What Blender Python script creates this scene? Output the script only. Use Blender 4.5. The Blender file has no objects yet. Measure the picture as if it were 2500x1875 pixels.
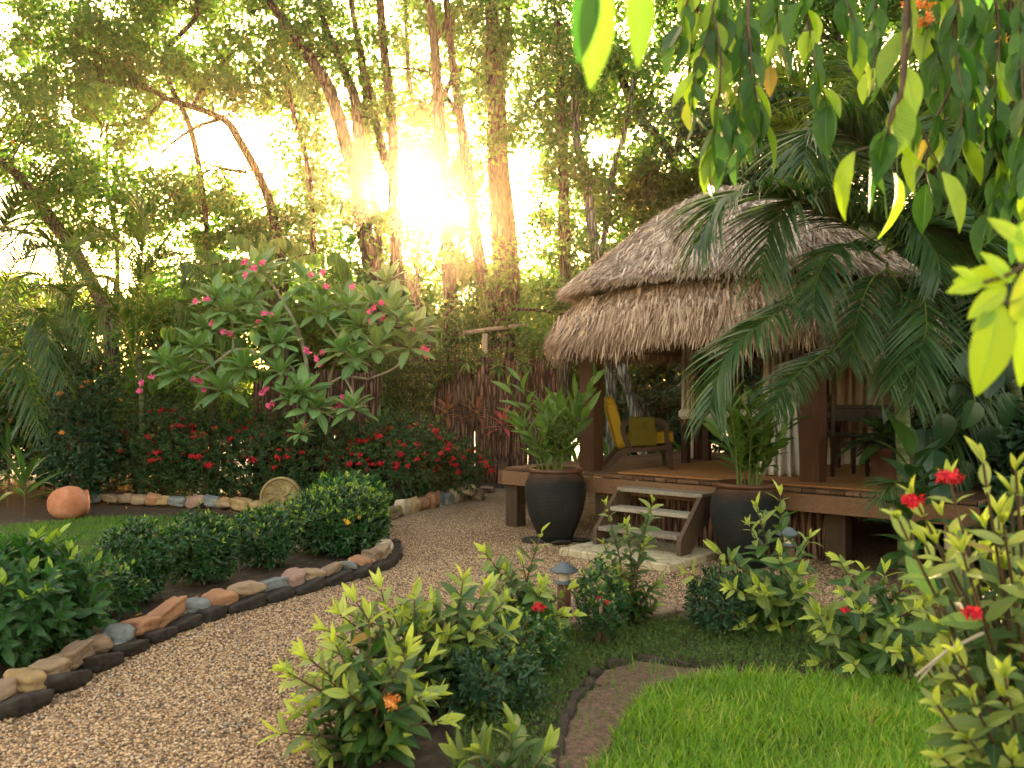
import bpy, math, random
import numpy as np
from mathutils import Vector, Matrix
R = math.radians
C = bpy.context.scene.collection
sc = bpy.context.scene
# ------------------------------------------------------------------ camera, sky, sun, exposure
FP = 2000.0            # focal length in pixels of the 2500 px wide photograph
EYE, HZ = 1.6, 975.0
cam = bpy.data.cameras.new('camera'); camo = bpy.data.objects.new('camera', cam); C.objects.link(camo)
cam.sensor_width = 36; cam.lens = 36 * FP / 2500; cam.shift_y = (HZ - 937.5) / 2500
cam.clip_start = 0.05; cam.clip_end = 3000
camo.location = (0, 0, EYE); camo.rotation_euler = (R(90), 0, 0)
cam.dof.use_dof = True; cam.dof.focus_distance = 9.3; cam.dof.aperture_fstop = 3.4
sc.camera = camo
SUN_AZ, SUN_EL = math.atan2(980 - 1250, FP), math.atan2(HZ - 490, math.hypot(FP, 270))
SUND = Vector((math.sin(SUN_AZ) * math.cos(SUN_EL), math.cos(SUN_AZ) * math.cos(SUN_EL), math.sin(SUN_EL)))
w = bpy.data.worlds.new('World'); sc.world = w; w.use_nodes = True
nt = w.node_tree; nt.nodes.clear()
out = nt.nodes.new('ShaderNodeOutputWorld'); bg = nt.nodes.new('ShaderNodeBackground')
sky = nt.nodes.new('ShaderNodeTexSky'); sky.sky_type = 'NISHITA'; sky.sun_disc = False
sky.sun_elevation = SUN_EL; sky.sun_rotation = SUN_AZ; sky.air_density = 1.6; sky.dust_density = 5.0; sky.ozone_density = 0.6
geo = nt.nodes.new('ShaderNodeTexCoord')
dot = nt.nodes.new('ShaderNodeVectorMath'); dot.operation = 'DOT_PRODUCT'; dot.inputs[1].default_value = SUND
nrm = nt.nodes.new('ShaderNodeVectorMath'); nrm.operation = 'NORMALIZE'
nt.links.new(geo.outputs['Generated'], nrm.inputs[0]); nt.links.new(nrm.outputs[0], dot.inputs[0])
def wmath(op, a, b):
    n = nt.nodes.new('ShaderNodeMath'); n.operation = op
    for i, v in enumerate((a, b)):
        if isinstance(v, (int, float)): n.inputs[i].default_value = v
        else: nt.links.new(v, n.inputs[i])
    return n.outputs[0]
mx = wmath('MAXIMUM', dot.outputs['Value'], 0.0)
g1 = wmath('MULTIPLY', wmath('POWER', mx, 5000), 700.0)   # bright aureole round the low sun
g2 = wmath('MULTIPLY', wmath('POWER', mx, 90), 4.0)
g3 = wmath('MULTIPLY', wmath('POWER', mx, 6), 2.0)
gs = wmath('ADD', wmath('ADD', g1, g2), g3)
tint = nt.nodes.new('ShaderNodeMix'); tint.data_type = 'RGBA'; tint.blend_type = 'MULTIPLY'; tint.inputs[0].default_value = 1
tint.inputs[7].default_value = (1.22, 0.985, 0.80, 1)
nt.links.new(sky.outputs[0], tint.inputs[6])
gc = nt.nodes.new('ShaderNodeVectorMath'); gc.operation = 'SCALE'; gc.inputs[0].default_value = (1.0, 0.66, 0.32); nt.links.new(gs, gc.inputs['Scale'])
ad = nt.nodes.new('ShaderNodeVectorMath'); ad.operation = 'ADD'
nt.links.new(tint.outputs[2], ad.inputs[0]); nt.links.new(gc.outputs[0], ad.inputs[1])
nt.links.new(ad.outputs[0], bg.inputs[0]); bg.inputs[1].default_value = 0.15
nt.links.new(bg.outputs[0], out.inputs[0])
sl = bpy.data.lights.new('sun', 'SUN'); sl.energy = 5.0; sl.angle = R(0.6); sl.color = (1.0, 0.73, 0.42)
slo = bpy.data.objects.new('sun', sl); C.objects.link(slo); slo.rotation_euler = SUND.to_track_quat('Z', 'Y').to_euler(); slo.location = (0, 0, 30)
sc.view_settings.view_transform = 'Standard'; sc.view_settings.look = 'None'; sc.view_settings.gamma = 1
sc.view_settings.exposure = 2.95
sc.render.engine = 'CYCLES'
cy = sc.cycles
cy.max_bounces = 7; cy.diffuse_bounces = 4; cy.glossy_bounces = 2; cy.transmission_bounces = 5; cy.transparent_max_bounces = 6; cy.volume_bounces = 0
cy.use_denoising = True; cy.use_adaptive_sampling = True; cy.adaptive_threshold = 0.02
cy.sample_clamp_indirect = 6; cy.caustics_reflective = False; cy.caustics_refractive = False
HAZE = 0.0012

# ------------------------------------------------------------------ helpers
def P(px, py, Y): return np.array(((px - 1250) * Y / FP, Y, EYE - (py - HZ) * Y / FP))
def G(px, py, z=0.0):
    Y = FP * (EYE - z) / (py - HZ); return np.array(((px - 1250) * Y / FP, Y, z))
def unit(a): a = np.asarray(a, float); return a / np.maximum(np.linalg.norm(a, axis=-1, keepdims=True), 1e-9)
rng = np.random.default_rng(7)
def seed(s):
    global rng
    rng = np.random.default_rng(s); random.seed(s)
def nz(p, f=1.0, s=0):        # cheap smooth pseudo noise, -1..1, vectorised
    p = np.asarray(p, float) * f
    x, y, z = p[..., 0], p[..., 1], p[..., 2]
    return (np.sin(x * 1.7 + s + 1.3 * np.sin(y * 1.1 + s * 2.1)) + np.sin(y * 2.1 + 1.7 * s + 1.2 * np.sin(z * 1.3 + s)) + np.sin(z * 1.9 + s * 0.7 + 1.4 * np.sin(x * 0.9 + 2 * s))) / 3

class MB:
    def __init__(s): s.v = []; s.q = []; s.at = []; s.n = 0
    def add(s, v, f, rnd=0.5, age=0.0, lu=0.0, lv=0.0):
        v = np.asarray(v, float).reshape(-1, 3); n = len(v)
        f = np.asarray(f, int); s.v.append(v); s.q.append(f + s.n); s.n += n
        s.at.append(np.stack([np.broadcast_to(np.asarray(a, float), (n,)) for a in (rnd, age, lu, lv)], 1))
    def box(s, c, d, rot=None, rnd=None, bev=0.0):
        x, y, z = np.array(d) / 2; r = random.random() if rnd is None else rnd
        if bev:
            b = bev; vs = []; 
            for k in ((x - b, y - b, -z), (x, y, -z + b), (x, y, z - b), (x - b, y - b, z)):
                a, bb, h = k; e = b * 0.6 if a == x else 0
                vs += [(-a + e, -bb, h), (a - e, -bb, h), (a, -bb + e, h), (a, bb - e, h), (a - e, bb, h), (-a + e, bb, h), (-a, bb - e, h), (-a, -bb + e, h)]
            fs = []
            for k in range(3):
                for i in range(8): j = (i + 1) % 8; fs.append((k * 8 + i, k * 8 + j, k * 8 + 8 + j, k * 8 + 8 + i))
            fs += [(7, 6, 5, 4), (7, 4, 3, 0), (0, 3, 2, 1), (24, 25, 26, 27), (24, 27, 28, 31), (31, 28, 29, 30)]
        else:
            vs = [(-x, -y, -z), (x, -y, -z), (x, y, -z), (-x, y, -z), (-x, -y, z), (x, -y, z), (x, y, z), (-x, y, z)]
            fs = [(3, 2, 1, 0), (4, 5, 6, 7), (0, 1, 5, 4), (1, 2, 6, 5), (2, 3, 7, 6), (3, 0, 4, 7)]
        vs = np.array(vs)
        if rot is not None: vs = vs @ np.array(rot).T
        s.add(vs + np.array(c), fs, rnd=r); return s
    def beam(s, a, b, wd, ht, up=(0, 0, 1), wd2=None, ht2=None, rnd=None):     # square bar a->b
        a = np.array(a, float); b = np.array(b, float); d = unit(b - a); x = unit(np.cross(d, up)); z = np.cross(x, d)
        wd2 = wd if wd2 is None else wd2; ht2 = ht if ht2 is None else ht2
        vs = []
        for p, W_, H_ in ((a, wd, ht), (b, wd2, ht2)):
            for sx, sz in ((-1, -1), (1, -1), (1, 1), (-1, 1)): vs.append(p + x * sx * W_ / 2 + z * sz * H_ / 2)
        fs = [(0, 1, 2, 3), (7, 6, 5, 4)] + [(i, i + 4, (i + 1) % 4 + 4, (i + 1) % 4) for i in range(4)]
        s.add(vs, fs, rnd=random.random() if rnd is None else rnd); return s
    def tube(s, pts, rad, n=8, rnd=0.5, age=0.0, cap=True, bump=0.0, bf=3.0, bs=0):
        pts = np.asarray(pts, float); m = len(pts); rad = np.broadcast_to(np.asarray(rad, float), (m,))
        t = unit(np.gradient(pts, axis=0)); ref = np.array((0.0, 0, 1)) if abs(t[0][2]) < 0.9 else np.array((1.0, 0, 0))
        x = unit(np.cross(t[0], ref)); X = [x]
        for k in range(1, m):
            x = x - t[k] * np.dot(x, t[k]); x = unit(x); X.append(x)
        X = np.array(X); Yv = np.cross(t, X); a = np.linspace(0, 2 * np.pi, n, endpoint=False)
        rr = rad[:, None] * np.ones((1, n))
        v = pts[:, None] + X[:, None] * (np.cos(a)[None, :, None] * rr[..., None]) + Yv[:, None] * (np.sin(a)[None, :, None] * rr[..., None])
        if bump:
            k = nz(v, bf, bs) * bump
            v = pts[:, None] + (v - pts[:, None]) * (1 + k[..., None])
        i = np.arange(m - 1)[:, None] * n; j = np.arange(n)[None]; j2 = (j + 1) % n
        f = np.stack([i + j, i + j2, i + n + j2, i + n + j], -1).reshape(-1, 4)
        v = v.reshape(-1, 3)
        if cap:
            v = np.vstack([v, pts[:1], pts[-1:]]); c0, c1 = m * n, m * n + 1
            jj = np.arange(0, n); e0 = np.stack([jj, np.full(n, c0), np.full(n, c0), (jj + 1) % n], -1)
            # triangle fans as degenerate-free quads on every second vertex
            k2 = np.arange(0, n, 2)
            e0 = np.stack([np.full(len(k2), c0), (k2 + 2) % n, (k2 + 1) % n, k2], -1)
            b_ = (m - 1) * n
            e1 = np.stack([np.full(len(k2), c1), b_ + k2, b_ + (k2 + 1) % n, b_ + (k2 + 2) % n], -1)
            f = np.vstack([f, e0, e1])
        s.add(v, f, rnd=rnd, age=age); return s
    def lathe(s, prof, c, n=32, rnd=0.5, rot=None):
        prof = np.array(prof, float); a = np.linspace(0, 2 * np.pi, n, endpoint=False); m = len(prof)
        v = np.stack([prof[:, 0, None] * np.cos(a), prof[:, 0, None] * np.sin(a), prof[:, 1, None] * np.ones(n)], -1)
        i = np.arange(m - 1)[:, None] * n; j = np.arange(n)[None]; j2 = (j + 1) % n
        f = np.stack([i + j, i + j2, i + n + j2, i + n + j], -1).reshape(-1, 4)
        v = v.reshape(-1, 3)
        if rot is not None: v = v @ np.array(rot).T
        s.add(v + np.array(c), f, rnd=rnd, lv=np.repeat(prof[:, 1], n)); return s
    def grid(s, V, rnd=0.5, lu=0.0, lv=0.0):           # V (m,n,3)
        m, n = V.shape[:2]; i = np.arange(m - 1)[:, None] * n; j = np.arange(n - 1)[None]
        f = np.stack([i + j, i + j + 1, i + n + j + 1, i + n + j], -1).reshape(-1, 4)
        s.add(V.reshape(-1, 3), f, rnd=rnd, lu=lu, lv=lv); return s
    def scatter(s, T, pos, d, nrm, scl=1.0, rnd=None, age=0.0, wid=1.0):
        tv, tf, tu, tl = T; pos = np.atleast_2d(pos); N = len(pos)
        if N == 0: return s
        d = unit(np.broadcast_to(d, (N, 3))); nrm = np.broadcast_to(nrm, (N, 3))
        x = np.cross(d, nrm); bad = np.linalg.norm(x, axis=1) < 1e-4; x[bad] = np.cross(d[bad], (0.3, 0.9, 0.1)); x = unit(x); z = np.cross(x, d)
        scl = np.broadcast_to(np.asarray(scl, float), (N,)); wid = np.broadcast_to(np.asarray(wid, float), (N,))
        L = tv[None] * scl[:, None, None]
        V = pos[:, None] + L[..., 0:1] * wid[:, None, None] * x[:, None] + L[..., 1:2] * d[:, None] + L[..., 2:3] * z[:, None]
        k = len(tv); F = (tf[None] + (np.arange(N) * k)[:, None, None]).reshape(-1, 4)
        rnd = rng.random(N) if rnd is None else np.broadcast_to(rnd, (N,)); age = np.broadcast_to(age, (N,))
        s.add(V.reshape(-1, 3), F, rnd=np.repeat(rnd, k), age=np.repeat(age, k), lu=np.tile(tu, N), lv=np.tile(tl, N)); return s
    def build(s, name, mat, parent=None, smooth=False, tidy=False):
        v = np.vstack(s.v); f = np.vstack(s.q); at = np.vstack(s.at)
        me = bpy.data.meshes.new(name); n = len(f)
        me.vertices.add(len(v)); me.loops.add(n * 4); me.polygons.add(n)
        me.vertices.foreach_set('co', v.astype(np.float32).ravel())
        me.loops.foreach_set('vertex_index', f.astype(np.int32).ravel())
        me.polygons.foreach_set('loop_start', np.arange(0, n * 4, 4, dtype=np.int32))
        me.polygons.foreach_set('loop_total', np.full(n, 4, dtype=np.int32))
        me.polygons.foreach_set('use_smooth', np.full(n, smooth))
        for i, a in enumerate(('rnd', 'age', 'lu', 'lv')):
            if np.any(at[:, i] != at[0, i]) or a == 'rnd':
                me.attributes.new(a, 'FLOAT', 'POINT').data.foreach_set('value', at[:, i].astype(np.float32))
        me.update(calc_edges=True)
        me.materials.append(mat)
        o = bpy.data.objects.new(name, me); C.objects.link(o)
        if parent is not None:
            o.parent = parent
            o.matrix_parent_inverse = Matrix.Translation(-parent.location)
        return o

def tag(o, label=None, cat=None, group=None, kind=None):
    if label: o['label'] = label
    if cat: o['category'] = cat
    if group: o['group'] = group
    if kind: o['kind'] = kind
    return o
def thing(name, loc, label, cat, group=None):
    o = bpy.data.objects.new(name, None); C.objects.link(o); o.location = Vector([float(a) for a in loc]); o.empty_display_size = 0.1
    return tag(o, label, cat, group)

def leafT(K=3, W=0.4, p=0.9, q=0.8, fold=0.25, droop=0.2, corr=0.0, ncorr=9, tipn=1.0):
    t = np.linspace(0, 1, K + 1); wd = W / 2 * np.sin(np.pi * np.clip(t, 0.015, 0.985) ** p) ** q
    wd = wd * (1 - 0.0 * t); V = []; U = []; L = []
    cols = (-1, 0, 1) if K < 6 else (-1, -0.5, 0, 0.5, 1)
    for i, tt in enumerate(t):
        for c in cols:
            z = -droop * tt * tt + fold * abs(c) * wd[i] + corr * math.sin((tt * ncorr + abs(c) * -1.2) * 2 * math.pi) * abs(c) * (1 - abs(c) * 0.3)
            V.append((c * wd[i], tt - droop * droop * 0.3 * tt ** 2, z)); U.append(c); L.append(tt)
    n = len(cols); F = [(i * n + j, i * n + j + 1, (i + 1) * n + j + 1, (i + 1) * n + j) for i in range(K) for j in range(n - 1)]
    return np.array(V), np.array(F), np.array(U, float), np.array(L)
def stripT(K=3, W=0.04, droop=0.2, tip=0.3, curl=0.0):
    t = np.linspace(0, 1, K + 1); V = []; U = []; L = []
    for tt in t:
        wd = W / 2 * (1 - (1 - tip) * tt ** 2)
        for c in (-1, 1): V.append((c * wd, tt, -droop * tt * tt + curl * c * wd)); U.append(c); L.append(tt)
    F = [(i * 2, i * 2 + 1, i * 2 + 3, i * 2 + 2) for i in range(K)]
    return np.array(V), np.array(F), np.array(U, float), np.array(L)
def rdir(n): return unit(rng.normal(size=(n, 3)))
def cat(pts, n=24):          # catmull-rom through points
    p = np.asarray(pts, float)
    if len(p) == 2: return p[0] + (p[1] - p[0]) * np.linspace(0, 1, n)[:, None]
    p = np.vstack([2 * p[0] - p[1], p, 2 * p[-1] - p[-2]]); out_ = []
    m = len(p) - 3
    for u in np.linspace(0, m - 1e-6, n):
        i = int(u); t = u - i; a, b, c, d = p[i:i + 4]
        out_.append(0.5 * (2 * b + (c - a) * t + (2 * a - 5 * b + 4 * c - d) * t * t + (3 * b - a - 3 * c + d) * t ** 3))
    return np.array(out_)

# ------------------------------------------------------------------ materials
def newmat(name):
    m = bpy.data.materials.new(name); m.use_nodes = True; t = m.node_tree; t.nodes.clear()
    o = t.nodes.new('ShaderNodeOutputMaterial'); b = t.nodes.new('ShaderNodeBsdfPrincipled'); t.links.new(b.outputs[0], o.inputs[0])
    return m, t, b, o
def N(t, ty, **k):
    n = t.nodes.new(ty)
    for a, v in k.items():
        if a.startswith('i_'): n.inputs[a[2:].replace('_', ' ')].default_value = v
        else: setattr(n, a, v)
    return n
def ramp(t, fac, stops, interp='LINEAR'):
    r = t.nodes.new('ShaderNodeValToRGB'); e = r.color_ramp.elements; r.color_ramp.interpolation = interp
    while len(e) < len(stops): e.new(0.5)
    for i, (p, c) in enumerate(stops): e[i].position = p; e[i].color = (*c, 1) if len(c) == 3 else c
    t.links.new(fac, r.inputs[0]); return r.outputs[0]
def mixc(t, f, a, b, mode='MIX'):
    n = t.nodes.new('ShaderNodeMix'); n.data_type = 'RGBA'; n.blend_type = mode
    for i, v in ((0, f), (6, a), (7, b)):
        if hasattr(v, 'is_linked') or hasattr(v, 'links'): t.links.new(v, n.inputs[i])
        elif isinstance(v, (int, float)): n.inputs[i].default_value = v if i == 0 else (v, v, v, 1)
        else: n.inputs[i].default_value = (*v, 1)
    return n.outputs[2]
def attr(t, name): return N(t, 'ShaderNodeAttribute', attribute_name=name).outputs['Fac']
def mth(t, op, a, b=0.0):
    n = N(t, 'ShaderNodeMath', operation=op)
    for i, v in enumerate((a, b)):
        if isinstance(v, (int, float)): n.inputs[i].default_value = v
        else: t.links.new(v, n.inputs[i])
    return n.outputs[0]
def leaf_mat(name, dark, light, young, trans=0.42, rough=0.42, veins=0, warm=None, spec=0.35, tboost=1.6):
    m, t, b, o = newmat(name)
    c = mixc(t, attr(t, 'rnd'), dark, light)
    if warm:                                          # a few yellowed leaves
        c = mixc(t, mth(t, 'GREATER_THAN', attr(t, 'rnd'), 0.985), c, warm)
    c = mixc(t, attr(t, 'age'), c, young)
    if veins:
        lv = attr(t, 'lv'); lu = mth(t, 'ABSOLUTE', attr(t, 'lu'))
        ph = mth(t, 'SUBTRACT', mth(t, 'MULTIPLY', lv, veins), mth(t, 'MULTIPLY', lu, 1.3))
        s_ = mth(t, 'SINE', mth(t, 'MULTIPLY', ph, 6.283)); h = mth(t, 'MULTIPLY', mth(t, 'POWER', mth(t, 'ABSOLUTE', s_), 0.6), 1.0)
        mid = mth(t, 'LESS_THAN', lu, 0.06)
        c = mixc(t, mth(t, 'MULTIPLY', mid, 0.5), c, tuple(min(1, x * 1.8 + 0.03) for x in light))
        vv = mth(t, 'MULTIPLY', mth(t, 'LESS_THAN', mth(t, 'ABSOLUTE', s_), 0.16), 0.22)
        c = mixc(t, vv, c, tuple(min(1, x * 1.6 + 0.02) for x in light))
        bp = N(t, 'ShaderNodeBump', i_Strength=0.35, i_Distance=0.004); t.links.new(h, bp.inputs['Height']); t.links.new(bp.outputs[0], b.inputs['Normal'])
    t.links.new(c, b.inputs['Base Color']); b.inputs['Roughness'].default_value = rough; b.inputs['Specular IOR Level'].default_value = spec
    tr = N(t, 'ShaderNodeBsdfTranslucent'); tc = mixc(t, 1.0, c, (tboost * 0.95, tboost * 1.05, tboost * 0.38), 'MULTIPLY'); t.links.new(tc, tr.inputs[0])
    ms = N(t, 'ShaderNodeMixShader'); ms.inputs[0].default_value = trans
    t.links.new(b.outputs[0], ms.inputs[1]); t.links.new(tr.outputs[0], ms.inputs[2]); t.links.new(ms.outputs[0], o.inputs[0])
    return m
def obj_noise(t, scale, detail=4, stretch=(1, 1, 1), space='Object', rough=0.6, dist=0.0):
    tc = N(t, 'ShaderNodeTexCoord'); mp = N(t, 'ShaderNodeMapping'); mp.inputs['Scale'].default_value = stretch
    t.links.new(tc.outputs[space], mp.inputs[0]); n = N(t, 'ShaderNodeTexNoise', i_Scale=scale, i_Detail=detail, i_Roughness=rough, i_Distortion=dist)
    t.links.new(mp.outputs[0], n.inputs['Vector']); return n.outputs['Fac']
def rough_mat(name, stops, scale=6, stretch=(1, 1, 1), rough=0.8, bump=0.4, dist=0.01, detail=6, rv=0.0, spec=0.3, trans=0, bscale=None):
    m, t, b, o = newmat(name); f = obj_noise(t, scale, detail, stretch)
    if rv: f = mth(t, 'ADD', mth(t, 'MULTIPLY', f, 1 - rv), mth(t, 'MULTIPLY', attr(t, 'rnd'), rv))
    c = ramp(t, f, stops); t.links.new(c, b.inputs['Base Color']); b.inputs['Roughness'].default_value = rough; b.inputs['Specular IOR Level'].default_value = spec
    h = obj_noise(t, bscale or scale * 3, 8, stretch) if bscale is not False else f
    bp = N(t, 'ShaderNodeBump', i_Strength=bump, i_Distance=dist); t.links.new(h, bp.inputs['Height']); t.links.new(bp.outputs[0], b.inputs['Normal'])
    if trans:
        tr = N(t, 'ShaderNodeBsdfTranslucent'); t.links.new(c, tr.inputs[0]); ms = N(t, 'ShaderNodeMixShader'); ms.inputs[0].default_value = trans
        t.links.new(b.outputs[0], ms.inputs[1]); t.links.new(tr.outputs[0], ms.inputs[2]); t.links.new(ms.outputs[0], o.inputs[0])
    return m
def wood_mat(name, c1, c2, c3, axis='x', rough=0.65, sc_=3.0, rv=0.4):
    st = {'x': (1, 14, 14), 'y': (14, 1, 14), 'z': (14, 14, 1)}[axis]
    return rough_mat(name, [(0.25, c1), (0.5, c2), (0.78, c3)], sc_, st, rough, 0.5, 0.004, 7, rv=rv)

M = {}
M['canopy'] = leaf_mat('canopy_leaf', (0.028, 0.085, 0.022), (0.085, 0.180, 0.040), (0.22, 0.30, 0.05), 0.50, 0.5, warm=(0.5, 0.2, 0.03), tboost=2.0)
M['canopy2'] = leaf_mat('far_canopy_leaf', (0.035, 0.070, 0.015), (0.10, 0.145, 0.030), (0.25, 0.26, 0.05), 0.52, 0.55, warm=(0.45, 0.25, 0.04), tboost=2.0)
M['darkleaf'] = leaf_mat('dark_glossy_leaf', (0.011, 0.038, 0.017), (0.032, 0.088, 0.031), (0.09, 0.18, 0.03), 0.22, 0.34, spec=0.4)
M['ixora'] = leaf_mat('ixora_leaf', (0.014, 0.040, 0.013), (0.042, 0.095, 0.025), (0.15, 0.22, 0.03), 0.25, 0.38)
M['bush'] = leaf_mat('clipped_bush_leaf', (0.012, 0.045, 0.014), (0.036, 0.115, 0.026), (0.28, 0.38, 0.03), 0.3, 0.32, spec=0.5)
M['broad'] = leaf_mat('broad_shrub_leaf', (0.018, 0.062, 0.018), (0.040, 0.125, 0.030), (0.34, 0.46, 0.05), 0.35, 0.33, veins=8, spec=0.45)
M['fore'] = leaf_mat('lance_leaf', (0.014, 0.052, 0.016), (0.045, 0.125, 0.030), (0.50, 0.55, 0.11), 0.34, 0.36, warm=(0.34, 0.20, 0.04), veins=9, spec=0.45)
M['hang'] = leaf_mat('hanging_leaf', (0.016, 0.065, 0.018), (0.050, 0.145, 0.026), (0.36, 0.50, 0.03), 0.42, 0.4, warm=(0.45, 0.28, 0.04), veins=10, spec=0.4, tboost=1.9)
M['plum'] = leaf_mat('frangipani_leaf', (0.085, 0.175, 0.070), (0.165, 0.290, 0.115), (0.25, 0.36, 0.10), 0.35, 0.4, veins=12)
M['ylang'] = leaf_mat('drooping_leaf', (0.065, 0.15, 0.03), (0.15, 0.27, 0.06), (0.3, 0.4, 0.08), 0.5, 0.45, veins=9)
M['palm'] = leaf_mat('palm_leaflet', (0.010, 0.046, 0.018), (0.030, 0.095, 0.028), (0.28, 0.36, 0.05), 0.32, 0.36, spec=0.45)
M['palml'] = leaf_mat('lit_palm_leaflet', (0.030, 0.070, 0.020), (0.075, 0.125, 0.030), (0.35, 0.38, 0.07), 0.42, 0.4)  # paler copy of the palm leaflet, with sunlight put into its colour
M['ginger'] = leaf_mat('ginger_leaf', (0.035, 0.095, 0.022), (0.075, 0.165, 0.035), (0.25, 0.33, 0.05), 0.38, 0.33, veins=14)
M['red_cord'] = leaf_mat('red_cordyline_leaf', (0.10, 0.022, 0.016), (0.28, 0.075, 0.030), (0.48, 0.20, 0.07), 0.4, 0.4)
M['pink_cord'] = leaf_mat('pink_cordyline_leaf', (0.42, 0.03, 0.09), (0.65, 0.07, 0.14), (0.6, 0.2, 0.12), 0.4, 0.4)
M['grass'] = leaf_mat('grass_blade', (0.07, 0.18, 0.010), (0.19, 0.33, 0.020), (0.46, 0.46, 0.10), 0.45, 0.45, warm=(0.42, 0.30, 0.10), tboost=1.7)  # brightened colour stands in for open light on the near lawn
M['grassd'] = leaf_mat('shaded_grass_blade', (0.05, 0.15, 0.012), (0.12, 0.25, 0.020), (0.2, 0.26, 0.05), 0.45, 0.5)  # darker copy of the grass blade, with shade put into its colour
M['cover'] = leaf_mat('ground_cover_leaf', (0.040, 0.085, 0.018), (0.10, 0.165, 0.032), (0.16, 0.2, 0.04), 0.35, 0.5)
M['litter'] = rough_mat('dry_leaf', [(0.2, (0.10, 0.035, 0.015)), (0.6, (0.28, 0.12, 0.04)), (0.9, (0.5, 0.25, 0.05))], 4, rv=0.9, bump=0.1)
M['redf'] = leaf_mat('red_petal', (0.42, 0.006, 0.018), (0.78, 0.02, 0.05), (0.8, 0.1, 0.05), 0.3, 0.5, tboost=1.2)
M['orangef'] = leaf_mat('orange_petal', (0.75, 0.22, 0.04), (0.85, 0.42, 0.10), (0.8, 0.5, 0.1), 0.3, 0.5, tboost=1.2)
M['yellowf'] = leaf_mat('yellow_petal', (0.75, 0.42, 0.04), (0.85, 0.60, 0.08), (0.8, 0.5, 0.1), 0.3, 0.5, tboost=1.2)
M['pinkf'] = leaf_mat('pink_petal', (0.62, 0.02, 0.20), (0.88, 0.20, 0.42), (0.9, 0.5, 0.4), 0.35, 0.5, tboost=1.3)
M['twig'] = rough_mat('twig_bark', [(0.3, (0.05, 0.03, 0.018)), (0.7, (0.14, 0.085, 0.045))], 10)
M['gstem'] = rough_mat('green_stem', [(0.3, (0.05, 0.09, 0.02)), (0.7, (0.14, 0.17, 0.04))], 8, rough=0.5, bump=0.15)
M['pstem'] = rough_mat('grey_frangipani_bark', [(0.3, (0.16, 0.14, 0.10)), (0.7, (0.38, 0.35, 0.28))], 9, bump=0.3)
M['ptrunk'] = rough_mat('ringed_palm_trunk', [(0.42, (0.05, 0.055, 0.02)), (0.5, (0.10, 0.13, 0.05)), (0.7, (0.15, 0.18, 0.08))], 3, (0.6, 0.6, 9), bump=0.3)

def bark_mat(name, c1, c2, c3):
    m, t, b, o = newmat(name)
    f = obj_noise(t, 4.5, 9, (3.2, 3.2, 0.55), rough=0.7, dist=0.6)
    tc = N(t, 'ShaderNodeTexCoord'); mp = N(t, 'ShaderNodeMapping'); mp.inputs['Scale'].default_value = (17, 17, 2.4); t.links.new(tc.outputs['Object'], mp.inputs[0])
    v = N(t, 'ShaderNodeTexVoronoi', feature='DISTANCE_TO_EDGE', i_Scale=1.0); t.links.new(mp.outputs[0], v.inputs['Vector'])
    cr = ramp(t, v.outputs['Distance'], [(0.0, (0, 0, 0)), (0.22, (1, 1, 1))])
    c = mixc(t, cr, tuple(x * 0.4 for x in c1), ramp(t, f, [(0.3, c1), (0.5, c2), (0.72, c3)])); t.links.new(c, b.inputs['Base Color'])
    b.inputs['Roughness'].default_value = 0.9; b.inputs['Specular IOR Level'].default_value = 0.15
    bp = N(t, 'ShaderNodeBump', i_Strength=0.9, i_Distance=0.03); t.links.new(cr, bp.inputs['Height']); t.links.new(bp.outputs[0], b.inputs['Normal'])
    return m
M['bark'] = bark_mat('tree_bark', (0.05, 0.038, 0.025), (0.115, 0.088, 0.056), (0.24, 0.19, 0.13))
M['barkw'] = bark_mat('mottled_bark', (0.12, 0.11, 0.09), (0.26, 0.25, 0.21), (0.55, 0.54, 0.48))
M['logbark'] = bark_mat('palisade_bark', (0.11, 0.052, 0.037), (0.22, 0.12, 0.085), (0.38, 0.24, 0.18))
M['deckwood'] = wood_mat('deck_wood', (0.055, 0.026, 0.014), (0.115, 0.056, 0.030), (0.21, 0.115, 0.062))
M['redwood'] = wood_mat('red_brown_post_wood', (0.022, 0.009, 0.005), (0.050, 0.019, 0.010), (0.10, 0.040, 0.020), 'z')
M['greywood'] = wood_mat('weathered_step_wood', (0.14, 0.11, 0.085), (0.30, 0.26, 0.21), (0.46, 0.41, 0.35))
M['sidewood'] = wood_mat('stringer_wood', (0.035, 0.022, 0.014), (0.080, 0.050, 0.032), (0.16, 0.11, 0.075), 'z')
M['darkwood'] = wood_mat('dark_furniture_wood', (0.012, 0.007, 0.005), (0.028, 0.013, 0.009), (0.05, 0.024, 0.014), 'z', 0.4)
M['chairwood'] = wood_mat('polished_chair_wood', (0.014, 0.005, 0.0035), (0.032, 0.011, 0.007), (0.065, 0.023, 0.012), 'x', 0.35)
M['palewood'] = wood_mat('pale_rail_wood', (0.2, 0.16, 0.12), (0.36, 0.30, 0.23), (0.5, 0.44, 0.36))
M['brick'] = rough_mat('dark_edging_block', [(0.3, (0.012, 0.010, 0.009)), (0.6, (0.035, 0.027, 0.022)), (0.8, (0.08, 0.06, 0.045))], 14, bump=0.8, dist=0.01)
M['terra'] = rough_mat('terracotta', [(0.3, (0.30, 0.10, 0.05)), (0.55, (0.48, 0.19, 0.10)), (0.8, (0.62, 0.36, 0.24))], 5, bump=0.15)
M['terrad'] = rough_mat('dark_clay_pot', [(0.3, (0.07, 0.03, 0.02)), (0.8, (0.16, 0.07, 0.045))], 6, bump=0.2)
M['slab'] = None
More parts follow.
